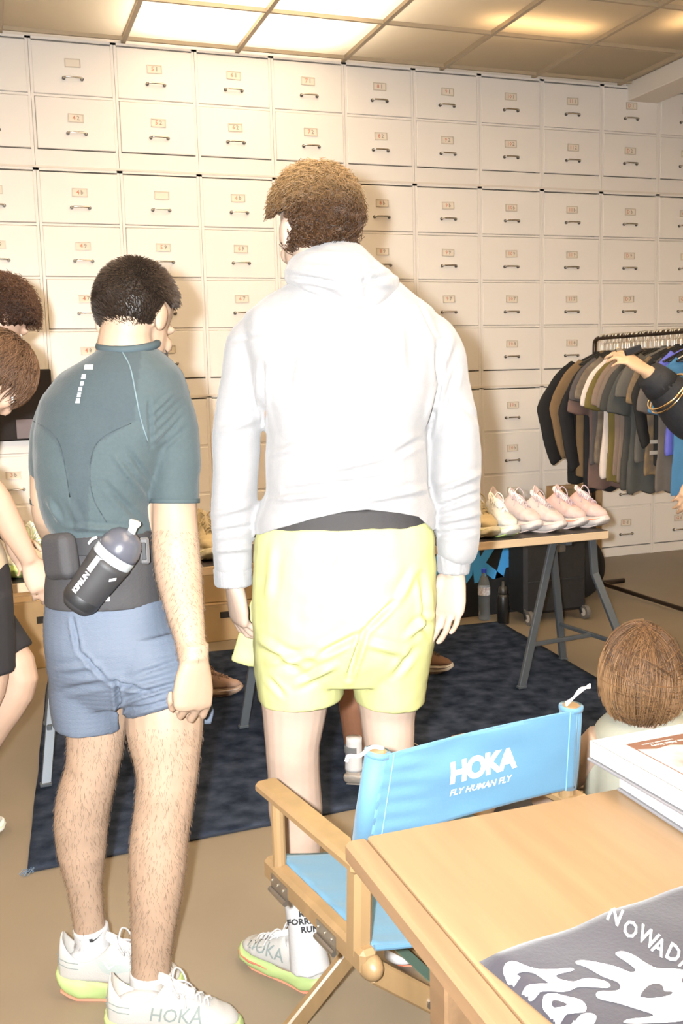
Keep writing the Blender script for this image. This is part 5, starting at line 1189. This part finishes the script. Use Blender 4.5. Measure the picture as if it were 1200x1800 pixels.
for s, xx in ((-1, 1066), (1, 1234)): limb(b, [(xx, 1305, 27, SH_), (xx+8*s, 1350, 30, SH_+.01), (xx+12*s, 1410, 31, SH_+.03)])
mesh_world('shirt', fused(b, .0065, 8, lambda c, n: c+n*(.006*nfield(c, 9, 2))[:, None]), m_sage, P5)
b = MB()
for s, xx in ((-1, 1085), (1, 1215)):
    k = c0+FH*.32+RH*(.28*s); k[2] = .125; a0 = at_h(xx, 1605, SH_+.02); f0 = c0+FH*.36+RH*(.02*s); f0[2] = .075; b.tube(smooth_path([a0, (a0+k)/2+np.array([0, 0, .02]), k, (k+f0)/2], 4), [.105, .092, .076, .066], 16)
mesh_world('trousers', fused(b, .008, 5, lambda c, n: np.c_[c[:, :2], np.maximum(c[:, 2], .003)]), mat('dark_trousers', (.03, .03, .035), .85), P5)
for s in (-1, 1): shoe('plain_shoe', shoe_between(c0+FH*.36-RH*(.02*s), c0+FH*.40-RH*(.3*s), 0), SM_DARK, parent=P5, sc=.9)

# ---------------------------------------------------------------- generic standing figure used for those mostly outside the frame
def stander(label, skin, hc, fdir, sh, hip, feet, arms, hairargs, topm, legm, h, tw=.20, shoe_m=None, topname='shirt', legname='shorts', legcut=.45, sleeve='short', knees=None, hs=.96, shy=1.0, hem=.10, sl=1.0):
    """hc head, sh/hip centres, feet [left, right], arms [(elbow, wrist, hand y, hand z)] left then right (world points)"""
    e = empty('person', (feet[0][0]*.5+feet[1][0]*.5, feet[0][1]*.5+feet[1][1]*.5, 0), label, 'person'); b = MB()
    f = np.array(fdir, float); hdx = head_pieces(b, hc, fdir, (0, 0, 1), hs)
    bf = np.array([f[0], f[1], 0]); bf /= np.linalg.norm(bf); br = np.array([bf[1], -bf[0], 0])
    sh = np.array(sh, float); hip = np.array(hip, float); hc = np.array(hc, float)
    b.ell(hip-np.array([0, 0, .05]), (.14, .11, .12))
    b.tube(smooth_path([hc-np.array([0, 0, .06]), (hc+sh)/2-np.array([0, 0, .01]), sh], 4), [.052, .054, .07], 14)
    def tr(mb, g, ext):
        rs = []
        for t, w_, d in ((-.06, .07, .06), (0, .135, .085), (.12, .175, .105), (.35, .165, .105), (.6, .15, .10), (.85, .165, .11), (1.0, .165, .11), (1+ext, .15, .10)):
            rs.append(ring_h(sh+(hip-sh)*t, (w_+g)*shy, d+g, 2.2, 28, br, bf))
        mb.rings(rs)
    tr(b, -.012, .18)
    legs = []
    for i, s in enumerate((-1, 1)):
        ft = np.array(feet[i], float); top = hip+br*(.085*s)-np.array([0, 0, .06]); an = ft+np.array([0, 0, .09])
        kn = np.array(knees[i], float) if knees else (top+an)/2+bf*.03
        P = smooth_path([top, (top+kn)/2, kn, kn*.6+an*.4-bf*.012, an, ft+np.array([0, 0, .05])], 4); legs.append((top, kn, an))
        b.tube(P, [.085, .072, .055, .055, .036, .036], 16)
        dr = bf+br*(.15*s); b.ell(ft+dr*.06+np.array([0, 0, .045]), (.034, .10, .034), Matrix((V(np.cross(dr, [0, 0, 1])).normalized(), V(dr).normalized(), V((0, 0, 1)))).transposed().to_4x4())
    for i, s in enumerate((-1, 1)):
        el, wr, hy, hz = arms[i]; s0 = sh+br*(.150*s*shy)+(hip-sh)*.10; el = np.array(el, float); wr = np.array(wr, float)
        b.tube(smooth_path([s0, (s0+el)/2, el, (el+wr)/2, wr], 4), [.048, .044, .039, .036, .026], 14)
        hand(b, hframe(wr, hy, hz), -s, (28, 34, 22), s=.95)
    body = mesh_world('body', fused(b, .0055, 4), skin, e); eyes(e, *hdx, hs)
    hair('hair', e, hdx[0]+hdx[3]*.018, hdx[1], hdx[2], hdx[3], *hairargs[0], **hairargs[1])
    b = MB(); tr(b, .012, hem)
    for i, s in enumerate((-1, 1)):
        el, wr = np.array(arms[i][0], float), np.array(arms[i][1], float); s0 = sh+br*(.148*s*shy)+(hip-sh)*.10
        if sleeve == 'short': b.tube(smooth_path([s0, (s0+el)/2, s0*.25+el*.75], 4), [.062, .066, .066], 16)
        else: b.tube(smooth_path([s0, (s0+el)/2, el, (el+wr)/2, wr+(el-wr)*.06], 5), [.066*sl, .070*sl, .070*sl, .064*sl, .05], 18)
    top_ = mesh_world(topname, fused(b, .007, 7, lambda c, n: c+n*(.006*nfield(c, 10, 4))[:, None]), topm, e)
    b = MB()
    rs = [ring_h(sh+(hip-sh)*t, (w_+.008)*shy, d+.008, 2.2, 28, br, bf) for t, w_, d in ((.86, .165, .11), (1.0, .17, .115), (1.14, .165, .11))]; b.rings(rs); b.ell(hip-np.array([0, 0, .06]), (.172, .135, .15), Matrix((V(br), V(bf), V((0, 0, 1)))).transposed().to_4x4())
    for top, kn, an in legs:
        if legname == 'shorts': b.tube(smooth_path([top, (top+kn)/2, top*(1-legcut-.4)+kn*(legcut+.4)], 4), [.105, .098, .090], 18)
        else: b.tube(smooth_path([top, (top+kn)/2, kn, (kn+an)/2, an-np.array([0, 0, .03])], 4), [.105, .092, .078, .072, .066], 18)
    mesh_world(legname, fused(b, .007, 5, lambda c, n: c+n*(.004*nfield(c, 10, 9))[:, None]), legm, e)
    for i, s in enumerate((-1, 1)):
        ft = np.array(feet[i], float); dr = bf+br*(.15*s); dr /= np.linalg.norm(dr); shoe('plain_shoe', shoe_between(ft-dr*.085, ft+dr*.2, 0), shoe_m or SM_DARK, parent=e, sc=.95)
    return e, top_, (bf, br)
Z = np.array([0, 0, 1.0])
BLACKT = mat('black_cotton', (.016, .014, .015), .85, bump=.15, bscale=200)
# bending person at the left edge, black shorts
g = lambda x, y, h: at_h(x, y, h)
f4 = RH*.50+FH*.45-Z*.85
ft4 = [at_z(-98, 1500), at_z(-180, 1545)]; kn4 = [g(34, 1192, 2.83), g(-26, 1215, 2.72)]
P4 = stander('person with wavy brown hair and black shorts leaning in from left', mat('skin_light', (.42, .28, .20), .55, var=.08, sss=.1), g(-14, 655, 2.80), f4, g(-120, 800, 2.80), g(-70, 1005, 2.80), ft4,
  [(g(-28, 880, 3.02), g(20, 945, 3.08), RH*.5-Z*.9, FH), (g(-12, 868, 2.72), g(52, 985, 2.78), g(80, 1046, 2.78)-g(52, 985, 2.78), -FH*.8+RH*.4)],
  (((.085, .105, .098), 3200, 'wavy', [(.025, .011, .005), (.03, .013, .006), (.085, .042, .02), (.16, .085, .045)], .085, .0016), dict(seed=21, whorl=(0, -.2, .98), region=lambda d: (d.z > -.75+max(0, d.y+.2)*.9) and not (d.y > .5 and d.z < .15))),
  mat('sand_cotton', (.45, .36, .25), .85), BLACKT, 2.8, shoe_m=SM_WHITE, knees=kn4, legcut=.42)
# curly-haired person behind
f3 = RH*.45+FH*.6-Z*.75
P3 = stander('person with dark curly hair at left edge, above another bent head', mat('skin_light2', (.42, .27, .19), .55, var=.08), g(0, 552, 3.22), f3, g(-95, 690, 3.25), g(-110, 960, 3.25), [at_z(-110, 1395), at_z(-150, 1420)],
  [(g(-60, 830, 3.28), g(-30, 930, 3.3), RH*.4-Z, FH), (g(-150, 840, 3.1), g(-120, 960, 3.12), -Z, -FH)],
  (((.086, .106, .098), 2600, 'curly', [(.014, .006, .004), (.016, .007, .004), (.06, .026, .013), (.13, .06, .03)], .036, .0017), dict(seed=31, region=lambda d: (d.z > -.70+max(0, d.y)*1.2) and not (d.y > .55 and d.z < .1))),
  mat('dark_top', (.03, .028, .03), .85), mat('grey_trousers', (.08, .08, .085), .85), 3.25, legname='trousers')
# person between the hooded man and the table, nearly hidden
f6 = FH*.8+RH*.3-Z*.35
P6 = stander('person in dark clothes mostly hidden behind the hooded man, taupe shoes', m_skin3, g(628, 655, 3.30), f6, g(640, 770, 3.22), g(650, 985, 3.2), [at_z(628, 1372), at_z(705, 1378)],
  [(g(590, 880, 3.25), g(600, 960, 3.45), FH, Z), (g(705, 880, 3.25), g(690, 960, 3.45), FH, Z)],
  (((.080, .101, .092), 1500, 'short', [(.01, .007, .005), (.01, .007, .005), (.02, .014, .01)], .015, .0014), dict(seed=41)),
  BLACKT, mat('dark_shorts', (.02, .02, .022), .85), 3.2, shoe_m=shoe_mats('taupe', (.30, .25, .205), (.34, .29, .24), (.3, .26, .22), (.3, .26, .22), (.2, .17, .14), (.3, .26, .22)), legcut=.5)
for i, x in enumerate((622, 700)):
    bsk = MB(); limb(bsk, [(x, 1296, 14, 3.19), (x, 1330, 15, 3.19), (x, 1352, 16, 3.19)]); sk = bsk.build('sock', m_sock, P6[0], True)
    bb_ = MB(); limb(bb_, [(x-2, 1310, 15.2, 3.19), (x-2, 1322, 15.6, 3.19)]); bb_.build('sock_stripe', mat('sock_grey', (.10, .10, .10), .9), sk, True)
# person in black denim jacket at the right edge
JH = 3.62
DEN = mat('black_denim', (.013, .013, .015), .8, var=.3, vscale=60, bump=.3, bscale=260)
wr7 = g(1136, 652, JH); el7 = g(1225, 742, JH+.05)
P7 = stander('person in black denim jacket reaching in from right towards the rack', mat('skin_warm', (.44, .27, .16), .55, var=.08), g(1300, 470, JH+.02), -RH*.7+FH*.6-Z*.2, g(1298, 590, JH+.05), g(1300, 880, JH+.05), [at_z(1262, 1330), at_z(1345, 1330)],
  [(el7, wr7, g(1092, 622, JH)-wr7, RH*.35-FH*.6+Z*.6), (g(1250, 780, JH+.25), g(1224, 840, JH+.12), g(1204, 882, JH+.10)-g(1224, 840, JH+.12), -FH)],
  (((.082, .103, .094), 1500, 'wavy', [(.02, .012, .008), (.02, .012, .008), (.05, .03, .02)], .12, .0016), dict(seed=51)),
  DEN, mat('slate_trousers', (.05, .05, .055), .85), JH, topname='jacket', legname='trousers', sleeve='long', hem=.02, sl=1.2)
e7, top7, _ = P7
d7 = (el7-wr7)/np.linalg.norm(el7-wr7)
bc = MB(); bc.tube([wr7+d7*.012, wr7+d7*.05, wr7+d7*.085], [.050, .060, .066], 24); bc.build('cuff', DEN, top7, True)
def torus(c, d, R_, r_, n=36):
    d = V(d).normalized(); x = d.orthogonal().normalized(); y = d.cross(x)
    return MB().tube([V(c)+x*(R_*math.cos(a))+y*(R_*math.sin(a)) for a in np.linspace(0, 2*math.pi, n)], r_, 8, cap=False)
torus(wr7+d7*.115, d7, .084, .0045).build('bangle', mat('bangle_gold', (.75, .55, .28), .2, metal=1), e7, True)
torus(wr7+d7*.125, d7+np.array([.05, 0, .1]), .085, .0035).build('bangle', MATS['bangle_gold'], e7, True)
ph = empty('phone', tuple(g(1106, 616, JH-.01)), 'small dark handset held up in the jacketed person\'s hand', 'phone')
Rp = Matrix((V(RH*.9+Z*.3).normalized(), V(FH), V(Z*.95-RH*.3).normalized())).transposed().to_4x4()
MB().box(g(1112, 616, JH-.0), (.062, .012, .026), Rp, .004).build('phone_body', mat('phone_black', (.012, .012, .014), .3), ph)
MB().box(g(1086, 614, JH-.004), (.022, .013, .016), Rp, .003).build('metal_end', mat('phone_metal', (.6, .56, .48), .25, metal=1), ph)
# dark bag hung on the cabinets, left
tb7 = empty('tote_bag', tuple(at_y(30, 770, 6.22)), 'dark flat bag with grey panel hung on the cabinets beside the heads', 'bag')
q0, q1, q2 = at_y(-60, 652, 6.24), at_y(89, 652, 6.24), at_y(89, 772, 6.24)
MB().box(((q0[0]+q1[0])/2, 6.235, (q0[2]+q2[2])/2), (q1[0]-q0[0], .035, q0[2]-q2[2]), bev=.008).build('bag_body', mat('bag_dark', (.016, .012, .013), .8, bump=.2, bscale=100), tb7)
r0, r1 = at_y(28, 738, 6.21), at_y(62, 770, 6.21); MB().box(((r0[0]+r1[0])/2, 6.214, (r0[2]+r1[2])/2), (r1[0]-r0[0], .006, r0[2]-r1[2]), bev=.001).build('grey_panel', mat('bag_panel', (.20, .17, .19), .8), tb7)
hd7 = MB(); hd7.tube(smooth_path([(q0[0]+.1, 6.22, q0[2]-.01), (q0[0]+.12, 6.225, q0[2]+.10), (q1[0]-.12, 6.225, q0[2]+.10), (q1[0]-.1, 6.22, q0[2]-.01)], 4), .007, 8); hd7.build('strap', MATS['bag_dark'], tb7, True)
